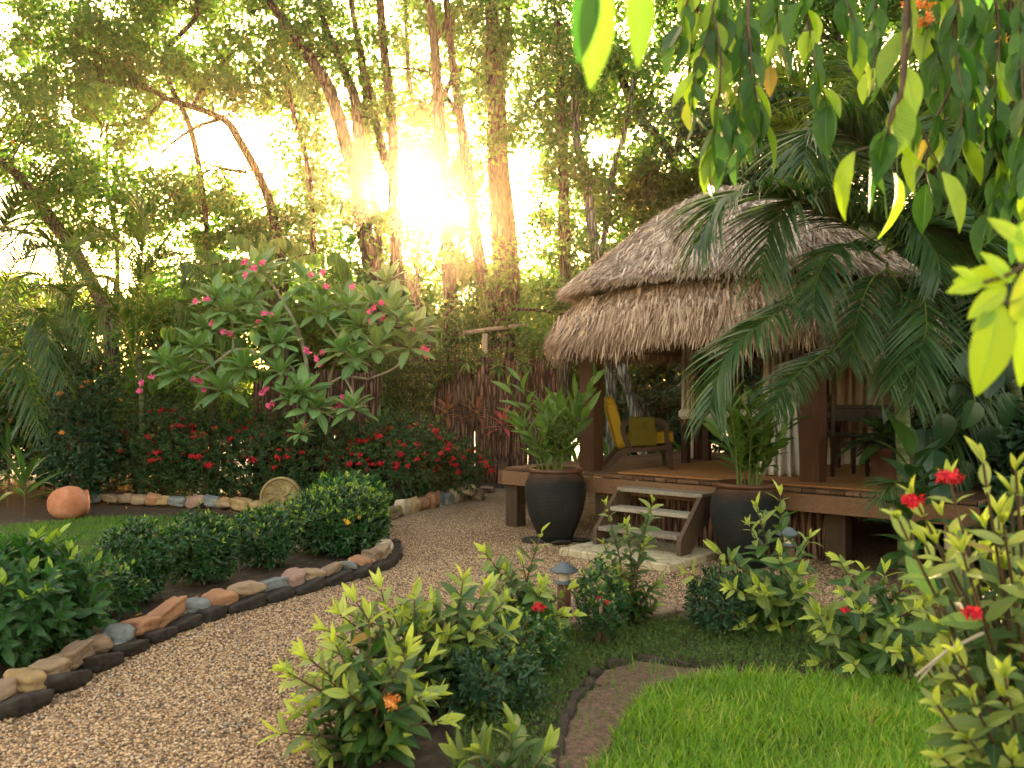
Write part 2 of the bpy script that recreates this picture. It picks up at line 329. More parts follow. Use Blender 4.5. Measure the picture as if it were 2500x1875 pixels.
M['curb'] = rough_mat('mossy_block', [(0.3, (0.018, 0.013, 0.009)), (0.55, (0.045, 0.032, 0.022)), (0.75, (0.032, 0.042, 0.014))], 12, bump=0.9, dist=0.012)
def cloth_mat(name, c, c2, trans=0.35, weave=220):
    m, t, b, o = newmat(name); f = obj_noise(t, weave, 2); cc = ramp(t, f, [(0.3, c2), (0.7, c)])
    t.links.new(cc, b.inputs['Base Color']); b.inputs['Roughness'].default_value = 0.95; b.inputs['Specular IOR Level'].default_value = 0.1
    bp = N(t, 'ShaderNodeBump', i_Strength=0.3, i_Distance=0.002); t.links.new(f, bp.inputs['Height']); t.links.new(bp.outputs[0], b.inputs['Normal'])
    tr = N(t, 'ShaderNodeBsdfTranslucent'); t.links.new(cc, tr.inputs[0]); ms = N(t, 'ShaderNodeMixShader'); ms.inputs[0].default_value = trans
    t.links.new(b.outputs[0], ms.inputs[1]); t.links.new(tr.outputs[0], ms.inputs[2]); t.links.new(ms.outputs[0], o.inputs[0]); return m
M['white'] = cloth_mat('white_curtain_cloth', (0.90, 0.88, 0.86), (0.84, 0.82, 0.80), 0.35)
M['beige'] = cloth_mat('beige_curtain_cloth', (0.58, 0.43, 0.31), (0.46, 0.33, 0.24), 0.45)
M['mustard'] = cloth_mat('mustard_upholstery', (0.46, 0.28, 0.022), (0.30, 0.175, 0.014), 0.0, 160)
M['olive'] = cloth_mat('olive_throw_cloth', (0.13, 0.10, 0.012), (0.075, 0.058, 0.008), 0.0, 160)
M['mat'] = rough_mat('coir_mat', [(0.3, (0.24, 0.10, 0.032)), (0.55, (0.38, 0.17, 0.058)), (0.8, (0.52, 0.27, 0.10))], 60, rough=1.0, bump=0.6, dist=0.006)
M['soil'] = rough_mat('bed_soil', [(0.3, (0.022, 0.014, 0.010)), (0.55, (0.060, 0.038, 0.026)), (0.8, (0.13, 0.085, 0.055))], 9, bump=0.9, dist=0.03, space=None) if False else rough_mat('bed_soil', [(0.3, (0.022, 0.014, 0.010)), (0.55, (0.060, 0.038, 0.026)), (0.8, (0.13, 0.085, 0.055))], 9, bump=0.9, dist=0.03)
M['dirt'] = rough_mat('bare_pink_dirt', [(0.3, (0.05, 0.03, 0.022)), (0.55, (0.13, 0.075, 0.050)), (0.8, (0.26, 0.16, 0.11))], 34, bump=0.5, dist=0.008)
M['thatchbase'] = rough_mat('thatch_underlay', [(0.3, (0.025, 0.014, 0.009)), (0.7, (0.08, 0.045, 0.028))], 30, bump=0.6)
def stone_mat(name, c1, c2, vein=None):
    m, t, b, o = newmat(name); f = obj_noise(t, 7, 7); c = ramp(t, f, [(0.3, c1), (0.7, c2)])
    if vein:
        v = obj_noise(t, 2.6, 3, (1, 1, 2.4), dist=1.2); e = mth(t, 'LESS_THAN', mth(t, 'ABSOLUTE', mth(t, 'SUBTRACT', v, 0.56)), 0.005); c = mixc(t, e, c, vein)
    t.links.new(c, b.inputs['Base Color']); b.inputs['Roughness'].default_value = 0.8
    bp = N(t, 'ShaderNodeBump', i_Strength=1.0, i_Distance=0.02); t.links.new(obj_noise(t, 14, 10, rough=.72), bp.inputs['Height']); t.links.new(bp.outputs[0], b.inputs['Normal']); return m
STONES = [('tan', stone_mat('tan_stone', (0.20, 0.13, 0.075), (0.38, 0.26, 0.16))), ('bluish grey', stone_mat('grey_stone', (0.085, 0.095, 0.10), (0.20, 0.21, 0.21), (0.5, 0.42, 0.32))),
          ('rusty orange', stone_mat('rust_stone', (0.22, 0.095, 0.05), (0.40, 0.20, 0.10))), ('brown', stone_mat('brown_stone', (0.13, 0.085, 0.055), (0.29, 0.19, 0.12), (0.5, 0.32, 0.2))),
          ('ochre', stone_mat('ochre_stone', (0.24, 0.145, 0.055), (0.40, 0.27, 0.13))), ('pinkish', stone_mat('pink_stone', (0.20, 0.11, 0.085), (0.34, 0.21, 0.165))),
          ('pale cream', stone_mat('cream_stone', (0.40, 0.30, 0.20), (0.60, 0.49, 0.35)))]

# gravel: cells of individual stones
def gravel_mat():
    m, t, b, o = newmat('gravel'); tc = N(t, 'ShaderNodeTexCoord')
    v = N(t, 'ShaderNodeTexVoronoi', i_Scale=74.0); t.links.new(tc.outputs['Object'], v.inputs['Vector'])
    v2 = N(t, 'ShaderNodeTexVoronoi', i_Scale=74.0, feature='DISTANCE_TO_EDGE'); t.links.new(tc.outputs['Object'], v2.inputs['Vector'])
    sep = N(t, 'ShaderNodeSeparateColor'); t.links.new(v.outputs['Color'], sep.inputs[0])
    c = ramp(t, sep.outputs[0], [(0.0, (0.07, 0.042, 0.026)), (0.3, (0.25, 0.142, 0.078)), (0.6, (0.40, 0.250, 0.132)), (0.85, (0.53, 0.360, 0.210)), (1.0, (0.54, 0.42, 0.30))])
    n = N(t, 'ShaderNodeTexNoise', i_Scale=0.9, i_Detail=5.0); t.links.new(tc.outputs['Object'], n.inputs['Vector'])
    e = ramp(t, v2.outputs['Distance'], [(0.0, (0.25, 0.22, 0.2)), (0.18, (1, 1, 1))])
    c = mixc(t, 1.0, c, e, 'MULTIPLY'); c = mixc(t, 1.0, c, ramp(t, n.outputs['Fac'], [(0.32, (0.66, 0.58, 0.52)), (0.52, (1, 1, 1))]), 'MULTIPLY')
    t.links.new(c, b.inputs['Base Color']); b.inputs['Roughness'].default_value = 0.85
    bp = N(t, 'ShaderNodeBump', i_Strength=1.0, i_Distance=0.012); t.links.new(v2.outputs['Distance'], bp.inputs['Height']); t.links.new(bp.outputs[0], b.inputs['Normal']); return m
M['gravel'] = gravel_mat()
m, t, b, o = newmat('pebble'); t.links.new(ramp(t, attr(t, 'rnd'), [(0.0, (0.04, 0.03, 0.025)), (0.18, (0.15, 0.08, 0.045)), (0.45, (0.40, 0.245, 0.125)), (0.75, (0.54, 0.360, 0.200)), (0.92, (0.56, 0.42, 0.29)), (1, (0.20, 0.20, 0.21))]), b.inputs['Base Color']); b.inputs['Roughness'].default_value = 0.7; M['pebble'] = m
def slab_mat():
    m, t, b, o = newmat('cracked_slab'); tc = N(t, 'ShaderNodeTexCoord')
    v = N(t, 'ShaderNodeTexVoronoi', i_Scale=7.5, feature='DISTANCE_TO_EDGE'); t.links.new(tc.outputs['Object'], v.inputs['Vector'])
    c = mixc(t, ramp(t, v.outputs['Distance'], [(0.0, (0, 0, 0)), (0.04, (1, 1, 1))]), (0.12, 0.09, 0.06), ramp(t, obj_noise(t, 9, 6), [(0.3, (0.34, 0.27, 0.16)), (0.7, (0.52, 0.44, 0.29))]))
    t.links.new(c, b.inputs['Base Color']); b.inputs['Roughness'].default_value = 0.85
    bp = N(t, 'ShaderNodeBump', i_Strength=0.5, i_Distance=0.01); t.links.new(v.outputs['Distance'], bp.inputs['Height']); t.links.new(bp.outputs[0], b.inputs['Normal']); return m
M['slab'] = slab_mat()
def pot_mat():
    m, t, b, o = newmat('woven_black_glaze'); z = attr(t, 'lv'); tc = N(t, 'ShaderNodeTexCoord')
    sp = N(t, 'ShaderNodeSeparateXYZ'); t.links.new(tc.outputs['Object'], sp.inputs[0])
    ang = mth(t, 'ARCTAN2', sp.outputs[1], sp.outputs[0])
    a = mth(t, 'SINE', mth(t, 'MULTIPLY', ang, 150)); bb = mth(t, 'SINE', mth(t, 'MULTIPLY', z, 420))
    h = mth(t, 'MULTIPLY', mth(t, 'ADD', a, bb), 0.25)
    msk = mth(t, 'MULTIPLY', mth(t, 'LESS_THAN', z, 0.755), mth(t, 'GREATER_THAN', z, 0.08))
    n = obj_noise(t, 3.0, 5); edge = mth(t, 'ADD', mth(t, 'MULTIPLY', z, 1.0), mth(t, 'MULTIPLY', n, 0.35))
    c = mixc(t, ramp(t, edge, [(0.86, (0, 0, 0)), (1.05, (1, 1, 1))]), ramp(t, n, [(0.3, (0.003, 0.005, 0.006)), (0.7, (0.008, 0.013, 0.015))]), (0.10, 0.042, 0.022))
    t.links.new(c, b.inputs['Base Color']); b.inputs['Roughness'].default_value = 0.36; b.inputs['Specular IOR Level'].default_value = 0.28
    bp = N(t, 'ShaderNodeBump', i_Strength=0.9, i_Distance=0.008); t.links.new(mth(t, 'MULTIPLY', h, msk), bp.inputs['Height']); t.links.new(bp.outputs[0], b.inputs['Normal']); return m
M['pot'] = pot_mat()
def strand_mat(name, stops):
    m, t, b, o = newmat(name); c = ramp(t, attr(t, 'rnd'), stops); f = obj_noise(t, 1.2, 4)
    c = mixc(t, 1.0, c, ramp(t, f, [(0.3, (0.72, 0.70, 0.70)), (0.7, (1.1, 1.08, 1.05))]), 'MULTIPLY')
    t.links.new(c, b.inputs['Base Color']); b.inputs['Roughness'].default_value = 0.7; b.inputs['Specular IOR Level'].default_value = 0.2; return m
M['thatch'] = strand_mat('grey_palm_thatch', [(0.0, (0.05, 0.03, 0.024)), (0.2, (0.18, 0.118, 0.088)), (0.5, (0.43, 0.32, 0.255)), (0.8, (0.64, 0.53, 0.45)), (1.0, (0.80, 0.72, 0.64))])
M['thatch2'] = strand_mat('brown_palm_thatch', [(0.0, (0.045, 0.024, 0.017)), (0.25, (0.21, 0.122, 0.082)), (0.55, (0.44, 0.305, 0.22)), (0.85, (0.61, 0.475, 0.37)), (1.0, (0.76, 0.66, 0.56))])
M['relief'] = rough_mat('mossy_relief_stone', [(0.3, (0.12, 0.085, 0.03)), (0.6, (0.27, 0.20, 0.09)), (0.8, (0.38, 0.30, 0.16))], 8, bump=0.6)
M['metal'] = rough_mat('grey_lamp_metal', [(0.3, (0.06, 0.075, 0.10)), (0.7, (0.13, 0.15, 0.18))], 6, rough=0.5, bump=0.1)
M['glassy'] = rough_mat('frosted_lamp_glass', [(0.3, (0.5, 0.42, 0.30)), (0.7, (0.65, 0.56, 0.42))], 6, rough=0.3, bump=0.05)
M['plastic'] = rough_mat('white_plastic', [(0.3, (0.7, 0.72, 0.70)), (0.7, (0.8, 0.82, 0.80))], 6, rough=0.35, bump=0.02)

# ------------------------------------------------------------------ ground, path, lawns
def poly_sheet(name, pts, z, mat, sub=0, kind='structure'):
    me = bpy.data.meshes.new(name); me.from_pydata([(x, y, z) for x, y in pts], [], [tuple(range(len(pts)))]); me.materials.append(mat)
    o = bpy.data.objects.new(name, me); C.objects.link(o); o['kind'] = kind; return o
poly_sheet('ground', [(-400, -100), (400, -100), (400, 900), (-400, 900)], 0.0, M['soil'])
EDGE_L = [(-2.58, 3.0), (-2.53, 4.05), (-2.47, 4.43), (-2.40, 5.13), (-2.23, 5.85), (-1.86, 6.53), (-1.31, 7.48), (-1.18, 8.02), (-1.25, 8.67), (-1.45, 9.6), (-1.66, 10.5)]
EDGE_F = [(-1.62, 10.75), (-1.4, 11.5), (-1.13, 12.1), (-0.58, 13.3)]
EDGE_R = [(3.6, 6.5), (3.0, 6.25), (1.98, 6.1), (1.05, 5.98), (0.58, 5.8), (0.14, 5.5), (-0.25, 4.96), (-0.55, 4.41), (-0.79, 3.97), (-0.87, 3.0)]
ppath = EDGE_L + EDGE_F + [(-0.36, 14.6), (0.9, 15.3), (3.4, 14.9), (7.0, 12.5), (7.0, 7.5)] + EDGE_R
poly_sheet('gravel_path', ppath, 0.006, M['gravel'])
def inpoly(x, y, poly):
    p = np.array(poly); inside = np.zeros(len(x), bool); j = len(p) - 1
    for i in range(len(p)):
        c = ((p[i, 1] > y) != (p[j, 1] > y)) & (x < (p[j, 0] - p[i, 0]) * (y - p[i, 1]) / (p[j, 1] - p[i, 1] + 1e-12) + p[i, 0]); inside ^= c; j = i
    return inside
# loose pebbles on the path
seed(11)
def pebbles():
    ph = (1 + 5 ** .5) / 2
    me = bpy.data.meshes.new('t'); import bmesh
    bm = bmesh.new(); bmesh.ops.create_cube(bm, size=1); bmesh.ops.subdivide_edges(bm, edges=bm.edges[:], cuts=1, use_grid_fill=True)
    v = np.array([unit(np.array(a.co)) * (0.5 if True else 0) for a in bm.verts]); bm.verts.index_update()
    f = np.array([[a.index for a in q.verts] for q in bm.faces]); bm.free(); bpy.data.meshes.remove(me)
    mb = MB(); T = (v, f, np.zeros(len(v)), np.zeros(len(v)))
    n = 240000; y = rng.uniform(3.2, 12.0, n); keep = rng.random(n) < np.clip((5.2 / y) ** 1.6, 0, 1) * np.clip((12 - y) / 4, 0, 1); y = y[keep]; x = rng.uniform(-2.7, 3.2, len(y))
    k = inpoly(x, y, ppath); x, y = x[k], y[k]; k = x > -0.95 * 0 - 3; n = len(x)
    s = rng.uniform(0.008, 0.019, n); pos = np.stack([x, y, 0.006 + s * 0.22], 1)
    nr = unit(np.stack([rng.normal(0, .35, n), rng.normal(0, .35, n), np.ones(n)], 1)); a = rng.uniform(0, 6.28, n); d = np.stack([np.cos(a), np.sin(a), rng.normal(0, .2, n)], 1)
    v[:, 2] *= 0.6; v[:, 0] *= 0.75
    mb.scatter(T, pos, d, nr, s, wid=rng.uniform(.8, 1.2, n)); o = mb.build('pebbles', M['pebble'], smooth=False)
    tag(o, 'loose tan and brown pebbles covering the garden path', 'gravel', kind='stuff')
pebbles()
LAWN_L = [(-9.5, 5.1), (-3.5, 5.1), (-3.15, 5.6), (-3.1, 6.5), (-3.0, 7.5), (-2.9, 9.0), (-3.2, 10.4), (-4.2, 11.0), (-5.3, 11.1), (-6.0, 10.6), (-7.5, 9.6), (-9.5, 9.0)]
LAWN_R = [(0.30, 3.0), (0.38, 3.55), (0.55, 4.07), (0.76, 4.50), (1.17, 4.70), (1.72, 4.64), (2.4, 4.6), (3.6, 4.5), (3.6, 3.0)]
DIRT_R = [(0.14, 3.0), (0.22, 3.74), (0.31, 4.18), (0.43, 4.54), (0.55, 4.81), (0.77, 4.98), (1.08, 4.85), (1.5, 4.76), (3.6, 4.75), (3.6, 4.51), (2.4, 4.61), (1.72, 4.65), (1.17, 4.71), (0.76, 4.51), (0.55, 4.08), (0.38, 3.55), (0.30, 3.0)]
poly_sheet('lawn_soil', LAWN_L, 0.005, M['soil']); poly_sheet('lawn_soil', LAWN_R, 0.005, M['soil']); poly_sheet('dirt_strip', DIRT_R, 0.009, M['dirt'])
def blades(name, poly, n, h, mat, label, seed_, wd=0.055, bbox=None, young=0.12, lean=0.5, thin=None):
    seed(seed_); p = np.array(poly); x = rng.uniform(p[:, 0].min(), p[:, 0].max(), n); y = rng.uniform(p[:, 1].min(), p[:, 1].max(), n)
    jx = x + .05 * nz(np.stack([x, y, x], 1), 9, 2); jy = y + .06 * nz(np.stack([y, x, y], 1), 11, 4); k = inpoly(jx, jy, poly) & (np.abs(x / y) < 0.75) & (y > 3.0); x, y = x[k], y[k]
    if thin: kk = rng.random(len(x)) < thin(x, y); x, y = x[kk], y[kk]
    n = len(x); pos = np.stack([x, y, np.full(n, 0.003)], 1)
    pn = 0.5 + 0.5 * nz(pos, 4.0, 3); a = rng.uniform(0, 6.28, n); L = rng.uniform(0, lean, n) + 0.25
    d = unit(np.stack([np.cos(a) * L, np.sin(a) * L, np.ones(n)], 1)); nr = np.stack([-np.cos(a), -np.sin(a), np.full(n, .9)], 1)
    mb = MB(); half = n // 2
    for sl_, T in ((slice(0, half), stripT(3, wd, 0.35, 0.12)), (slice(half, n), stripT(3, wd * 1.2, 0.12, 0.1))):
        mb.scatter(T, pos[sl_], d[sl_], nr[sl_], h * rng.uniform(.35, 1.4, n)[sl_] * (0.75 + 0.5 * pn[sl_]), rnd=np.clip(pn[sl_] * .6 + rng.random(n)[sl_] * .5, 0, 1), age=(rng.random(n)[sl_] < young) * rng.random(n)[sl_])
    tag(mb.build(name, mat), label, 'grass', kind='stuff')
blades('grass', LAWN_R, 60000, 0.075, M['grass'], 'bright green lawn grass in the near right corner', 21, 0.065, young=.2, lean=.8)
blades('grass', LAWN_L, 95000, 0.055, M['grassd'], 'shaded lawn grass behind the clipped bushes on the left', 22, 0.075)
blades('grass_tufts', DIRT_R, 5000, 0.07, M['grassd'], 'sparse grass tufts growing on the bare dirt strip', 25, 0.05)
COVER = [(-0.25, 3.2), (-0.3, 4.6), (0.1, 5.35), (0.55, 5.65), (1.1, 5.85), (2.0, 5.95), (3.0, 6.05), (3.5, 6.0), (3.6, 4.76), (1.5, 4.78), (1.1, 4.88), (0.77, 5.0), (0.52, 4.83), (0.40, 4.56), (0.28, 4.2), (0.19, 3.76), (0.11, 3.0)]
poly_sheet('cover_soil', COVER, 0.007, M['soil'])
def cover():
    seed(23); n = 60000; x = rng.uniform(-.3, 3.6, n); y = rng.uniform(3.2, 6.1, n); k = inpoly(x, y, COVER); x, y = x[k], y[k]; n = len(x)
    p0 = np.stack([x, y, np.zeros(n)], 1); h = (0.03 + 0.05 * (0.5 + 0.5 * nz(p0, 6, 1))) ; z = rng.random(n) * h + .01
    mb = MB(); mb.scatter(leafT(2, 0.45), np.stack([x, y, z], 1), rdir(n) + (0, 0, .5), rdir(n) + (0, 0, 1.2), rng.uniform(.012, .028, n), age=(rng.random(n) < .08) * .7)
    m2 = 9000; i = rng.integers(0, n, m2); mb.scatter(stripT(3, .05, .4, .1), p0[i], rdir(m2) * .6 + (0, 0, 1), rdir(m2), rng.uniform(.04, .11, m2), age=.15)
    tag(mb.build('ground_cover', M['cover']), 'low dull green creeping cover between path and near lawn', 'ground cover', kind='stuff')
cover()
def litter():
    seed(24); mb = MB(); n = 900
    x = rng.uniform(-6.5, 3.4, n); y = rng.uniform(3.6, 13, n); k = ~inpoly(x, y, LAWN_L) & ~inpoly(x, y, LAWN_R); k &= (~inpoly(x, y, ppath)) | (rng.random(n) < .30); x, y = x[k], y[k]; n = len(x)
    mb.scatter(leafT(3, .42, droop=.3), np.stack([x, y, np.full(n, .016)], 1), rdir(n) * (1, 1, .1), rdir(n) * .4 + (0, 0, 1), rng.uniform(.03, .08, n))
    n = 2500; x = rng.uniform(-6.5, 0, n); y = rng.uniform(4, 12, n); k = ~inpoly(x, y, LAWN_L) & ~inpoly(x, y, ppath); x, y = x[k], y[k]; n = len(x)
    mb.scatter(stripT(2, .03, .1), np.stack([x, y, np.full(n, .012)], 1), rdir(n) * (1, 1, .1), rdir(n) * .4 + (0, 0, 1), rng.uniform(.04, .10, n), rnd=rng.random(n) * .6)
    tag(mb.build('leaf_litter', M['litter']), 'dry fallen leaves and needles scattered on the bare soil', 'leaf litter', kind='stuff')
litter()

# ------------------------------------------------------------------ edging stones
import bmesh
def sphere_grid(n=10):
    bm = bmesh.new(); bmesh.ops.create_cube(bm, size=2); bmesh.ops.subdivide_edges(bm, edges=bm.edges[:], cuts=n, use_grid_fill=True)
    bm.verts.index_update(); v = np.array([tuple(a.co) for a in bm.verts]); f = np.array([[a.index for a in q.verts] for q in bm.faces]); bm.free(); return v, f
SG, SGF = sphere_grid(8)
def stone(name, c, dims, yaw, mat, s, label, catn='stone', group=None, boxy=4.0, rough=.10, parent=None, tilt=0):
    d = unit(SG); r = (np.abs(d) ** boxy).sum(1) ** (-1 / boxy); v = d * r[:, None] * .5 if boxy < 20 else SG * .5
    v = v * (1 + rough * nz(d, 2.4, s)[:, None] + rough * .5 * nz(d, 5.5, s + 3)[:, None]) * np.array(dims)
    v[:, 0] += v[:, 2] * 0.32 * math.sin(s * 3.1); v[:, 2] += v[:, 0] * .18 * math.sin(s * 5.3) + v[:, 1] * .2 * math.cos(s * 2.7); v[:, 1] *= 1 + .25 * math.sin(s * 7.1) * np.sign(dims[0]) * v[:, 0] / dims[0]
    if tilt: v = v @ np.array(Matrix.Rotation(tilt, 3, 'Y')).T
    o = MB(); o.add(v, SGF, rnd=.5); ob = o.build(name, mat, parent, smooth=True)
    ob.location = [float(a) for a in c]; ob.rotation_euler = (0, 0, yaw)
    if label: tag(ob, label, catn, group)
    return ob
ORD = ['first', 'second', 'third', 'fourth', 'fifth', 'sixth', 'seventh', 'eighth', 'ninth', 'tenth', 'eleventh', 'twelfth', 'thirteenth', 'fourteenth', 'fifteenth', 'sixteenth', 'seventeenth', 'eighteenth', 'nineteenth', 'twentieth'] + ['twenty-' + x for x in ('first', 'second', 'third', 'fourth', 'fifth', 'sixth', 'seventh', 'eighth', 'ninth')] + ['thirtieth'] + ['thirty-' + x for x in ('first', 'second', 'third', 'fourth', 'fifth', 'sixth', 'seventh', 'eighth', 'ninth')]
def along(pts, s0=0.0):
    p = np.array(pts, float); seg = np.linalg.norm(np.diff(p, axis=0), axis=1); cum = np.r_[0, np.cumsum(seg)]
    def at(s):
        s = min(max(s, 0), cum[-1] - 1e-4); i = int(np.searchsorted(cum, s, 'right')) - 1; t = (s - cum[i]) / seg[i]; q = p[i] + (p[i + 1] - p[i]) * t; d = (p[i + 1] - p[i]) / seg[i]; return q, math.atan2(d[1], d[0])
    return at, cum[-1]
def stone_row(pts, seq, lmin, lmax, hz_, wd, zb, where, grp, s0, off=0.0, frm='the near end'):
    seed(s0); sm = cat(np.array([(x, y, 0) for x, y in pts]), 60)[:, :2]; at, L = along(sm); s = 0.0; k = 0
    while s < L - lmin * .5:
        l = random.uniform(lmin, lmax); q, yaw = at(s + l / 2); nx = np.array((-math.sin(yaw), math.cos(yaw))) * off
        cn, mt = STONES[seq[k % len(seq)]] if k < len(seq) else STONES[random.choice(seq)]
        h = random.uniform(*hz_)
        stone('edging_stone', (q[0] + nx[0], q[1] + nx[1], zb + h / 2 - .015), (l * 1.04, random.uniform(*wd), h), yaw, mt, s0 + k * 1.7, f'{cn} stone, {ORD[k]} from {frm} of {where}', 'edging stone', grp, random.choice([2.6, 3.5, 6, 9]), .17, tilt=random.uniform(-.1, .1))
        s += l; k += 1
stone_row([(x + -.05, y) for x, y in EDGE_L[1:]], [3, 4, 0, 3, 3, 1, 2, 2, 1, 2, 0, 1, 5, 0, 3, 1, 2, 3, 0, 6, 3, 5, 3], .19, .32, (.085, .125), (.13, .17), .075, 'the stone row left of the path', 'stones along the left path edge', 31, off=.05)
stone_row(EDGE_F, [3, 3, 6, 4, 2, 2, 1, 1, 6, 3], .17, .30, (.17, .25), (.16, .22), .0, 'the stone row before the red flowers', 'stones edging the red flower bed', 32, off=.05)
stone_row([(-6.9, 12.7), (-5.1, 12.15), (-4.2, 11.9), (-3.2, 11.35)], [3, 1, 3, 3, 0, 2, 4, 1, 5, 1, 0, 4], .20, .40, (.12, .17), (.15, .2), .04, 'the stone row behind the left lawn', 'stones behind the left lawn', 33, frm='the left end')
stone_row([(x + .06, y - .02) for x, y in EDGE_R[::-1][1:-2]], [5, 2, 5, 3, 5, 0, 5, 3, 5, 0, 3, 5], .2, .32, (.09, .13), (.14, .18), .0, 'the low row right of the path', 'low stones on the right path edge', 34)
# dark blocks that carry the left row
def block_row():
    seed(35); sm = cat(np.array([(x, y, 0) for x, y in EDGE_L[1:]]), 60)[:, :2]; at, L = along(sm); s = 0; k = 0
    while s < L - 1.6:
        l = random.uniform(.26, .36); q, yaw = at(s + l / 2)
        stone('edging_block', (q[0], q[1], .035), (l * random.uniform(.86, .99), .16, random.uniform(.085, .115)), yaw + random.uniform(-.05, .05), M['brick'], k * 2.3 + 1, f'dark worn block, {ORD[k]} from the near end under the left path stones', 'edging block', 'dark blocks under the left path stones', 5, .10, tilt=random.uniform(-.06, .06))
        s += l; k += 1
block_row()
def curb_row():
    seed(36); sm = cat(np.array([(x, y, 0) for x, y in [(0.17, 3.2), (0.21, 3.74), (0.30, 4.18), (0.41, 4.55), (0.54, 4.82), (0.77, 4.99), (1.08, 4.87)]]), 60)[:, :2]; at, L = along(sm); s = 0; k = 0
    while s < L - .1:
        l = random.uniform(.18, .24); q, yaw = at(s + l / 2)
        stone('edging_block', (q[0] + random.uniform(-.02, .02), q[1], .0), (l * random.uniform(.8, .97), .06, .085), yaw + random.uniform(-.08, .08), M['curb'], k * 1.3, f'brown half-buried block, {ORD[k]} from the near end beside the bare dirt', 'edging block', 'half-buried blocks beside the bare dirt', 4, .16, tilt=random.uniform(-.08, .08))
        s += l; k += 1
curb_row()
for i, (px, py, Yd, sz, ci, lab) in enumerate([(1112, 1205, 13.3, (.36, .26, .22), 3, 'big brown rock leaning at the far bed corner'), (1140, 1212, 12.9, (.26, .2, .16), 6, 'cream rock atop the far bed corner'), (1165, 1215, 13.0, (.24, .2, .2), 3, 'round brown rock at the tip of the flower bed'), (755, 1345, 8.6, (.22, .2, .15), 5, 'pink rock showing between two clipped bushes'), (1190, 1190, 14.2, (.6, .25, .1), 5, 'flat pink rock at the foot of the log fence')]):
    p = P(px, py, Yd); stone('rock', (p[0], p[1], sz[2] * .45 + (.12 if i < 2 else 0)), sz, .4 * i, STONES[ci][1], 50 + i, lab, 'rock', None, 3.5, .16, tilt=.25 if i < 2 else 0)

# ------------------------------------------------------------------ deck frame of reference
A0 = np.array((-0.08, 10.30)); U = unit((0.75, -0.66)); Vv = np.array((-U[1], U[0]))
def D(s, t, z=0.0): q = A0 + U * s + Vv * t; return np.array((q[0], q[1], z))
YAW = math.atan2(U[1], U[0]); RZ = Matrix.Rotation(YAW, 3, 'Z'); DK = 0.75
HC = np.array((2.8, 9.95))
P1, P2, P4 = np.array((0.95, 9.80)), np.array((3.06, 8.33)), np.array((2.60, 11.70)); P3 = P2 + (P4 - P1)

hut = thing('thatched_hut', (HC[0], HC[1], 0), 'open massage hut with grey palm thatch roof on a raised timber deck', 'hut')
def parts_deck():
    seed(41); mb = MB(); s = 0.0; k = 0
    while s < 5.3:
        wd = .135; mb.box(D(s + wd / 2, 2.2, DK - .018), (wd - .008, 4.4, .036), RZ, bev=.004); s += wd
    mb.build('deck_boards', M['deckwood'], hut)
    MB().beam(D(-.02, -.035, DK - .125), D(5.3, -.035, DK - .125), .07, .165).build('edge_beam', M['deckwood'], hut)
    MB().beam(D(-.035, -.07, DK - .125), D(-.035, 4.4, DK - .125), .06, .165).build('edge_beam', M['deckwood'], hut)
    for s, t in ((.08, .1), (.08, 2.2), (.08, 4.2), (1.45, .12), (3.45, .10), (4.0, .35), (5.1, .12), (5.1, 2.2), (3.8, 4.2), (2, 4.2)):
        MB().box(D(s, t, (DK - .21) / 2), (.19, .17, DK - .21), RZ, bev=.006).build('deck_leg', M['sidewood'] if s < 5 else M['slab'], hut)
    mb = MB(); s = 1.35  # front skirting planks behind the steps
    while s < 3.9: w_ = random.uniform(.09, .12); mb.box(D(s + w_ / 2, .42, .27), (w_ - .01, .06, .54), RZ); s += w_
    mb.build('skirting_and_shade_boards', M['logbark'], hut)
    mb = MB(); s = .3  # rear and right boards added only to keep the space under the deck dark
    while s < 5.2: w_ = random.uniform(.12, .16); mb.box(D(s + w_ / 2, 3.3, .27), (w_ - .004, .05, .54), RZ); s += w_
    t = .5
    while t < 3.2: w_ = random.uniform(.12, .16); mb.box(D(5.2, t + w_ / 2, .27), (.05, w_ - .004, .54), RZ); t += w_
    mb.build('skirting_and_shade_boards', M['logbark'], hut)
    mb = MB()
    for j, t in enumerate((1.2, 2.4, 3.6)): mb.beam(D(.1, t, DK - .1), D(5.2, t, DK - .1), .08, .12)
    mb.build('deck_joists', M['sidewood'], hut)
    for q, zt in ((P1, 2.62), (P2, 2.62), (P3, 2.62), (P4, 2.62)):
        MB().box((q[0], q[1], (DK + zt) / 2 + .001), (.205, .205, zt - DK), RZ, bev=.008).build('post', M['redwood'], hut)
    for a, b in ((P1, P2), (P2, P3), (P3, P4), (P4, P1)):
        e = unit(b - a) * .10; MB().beam((a[0] + e[0], a[1] + e[1], 2.50), (b[0] - e[0], b[1] - e[1], 2.50), .12, .16).build('roof_beam', M['redwood'], hut)
parts_deck()
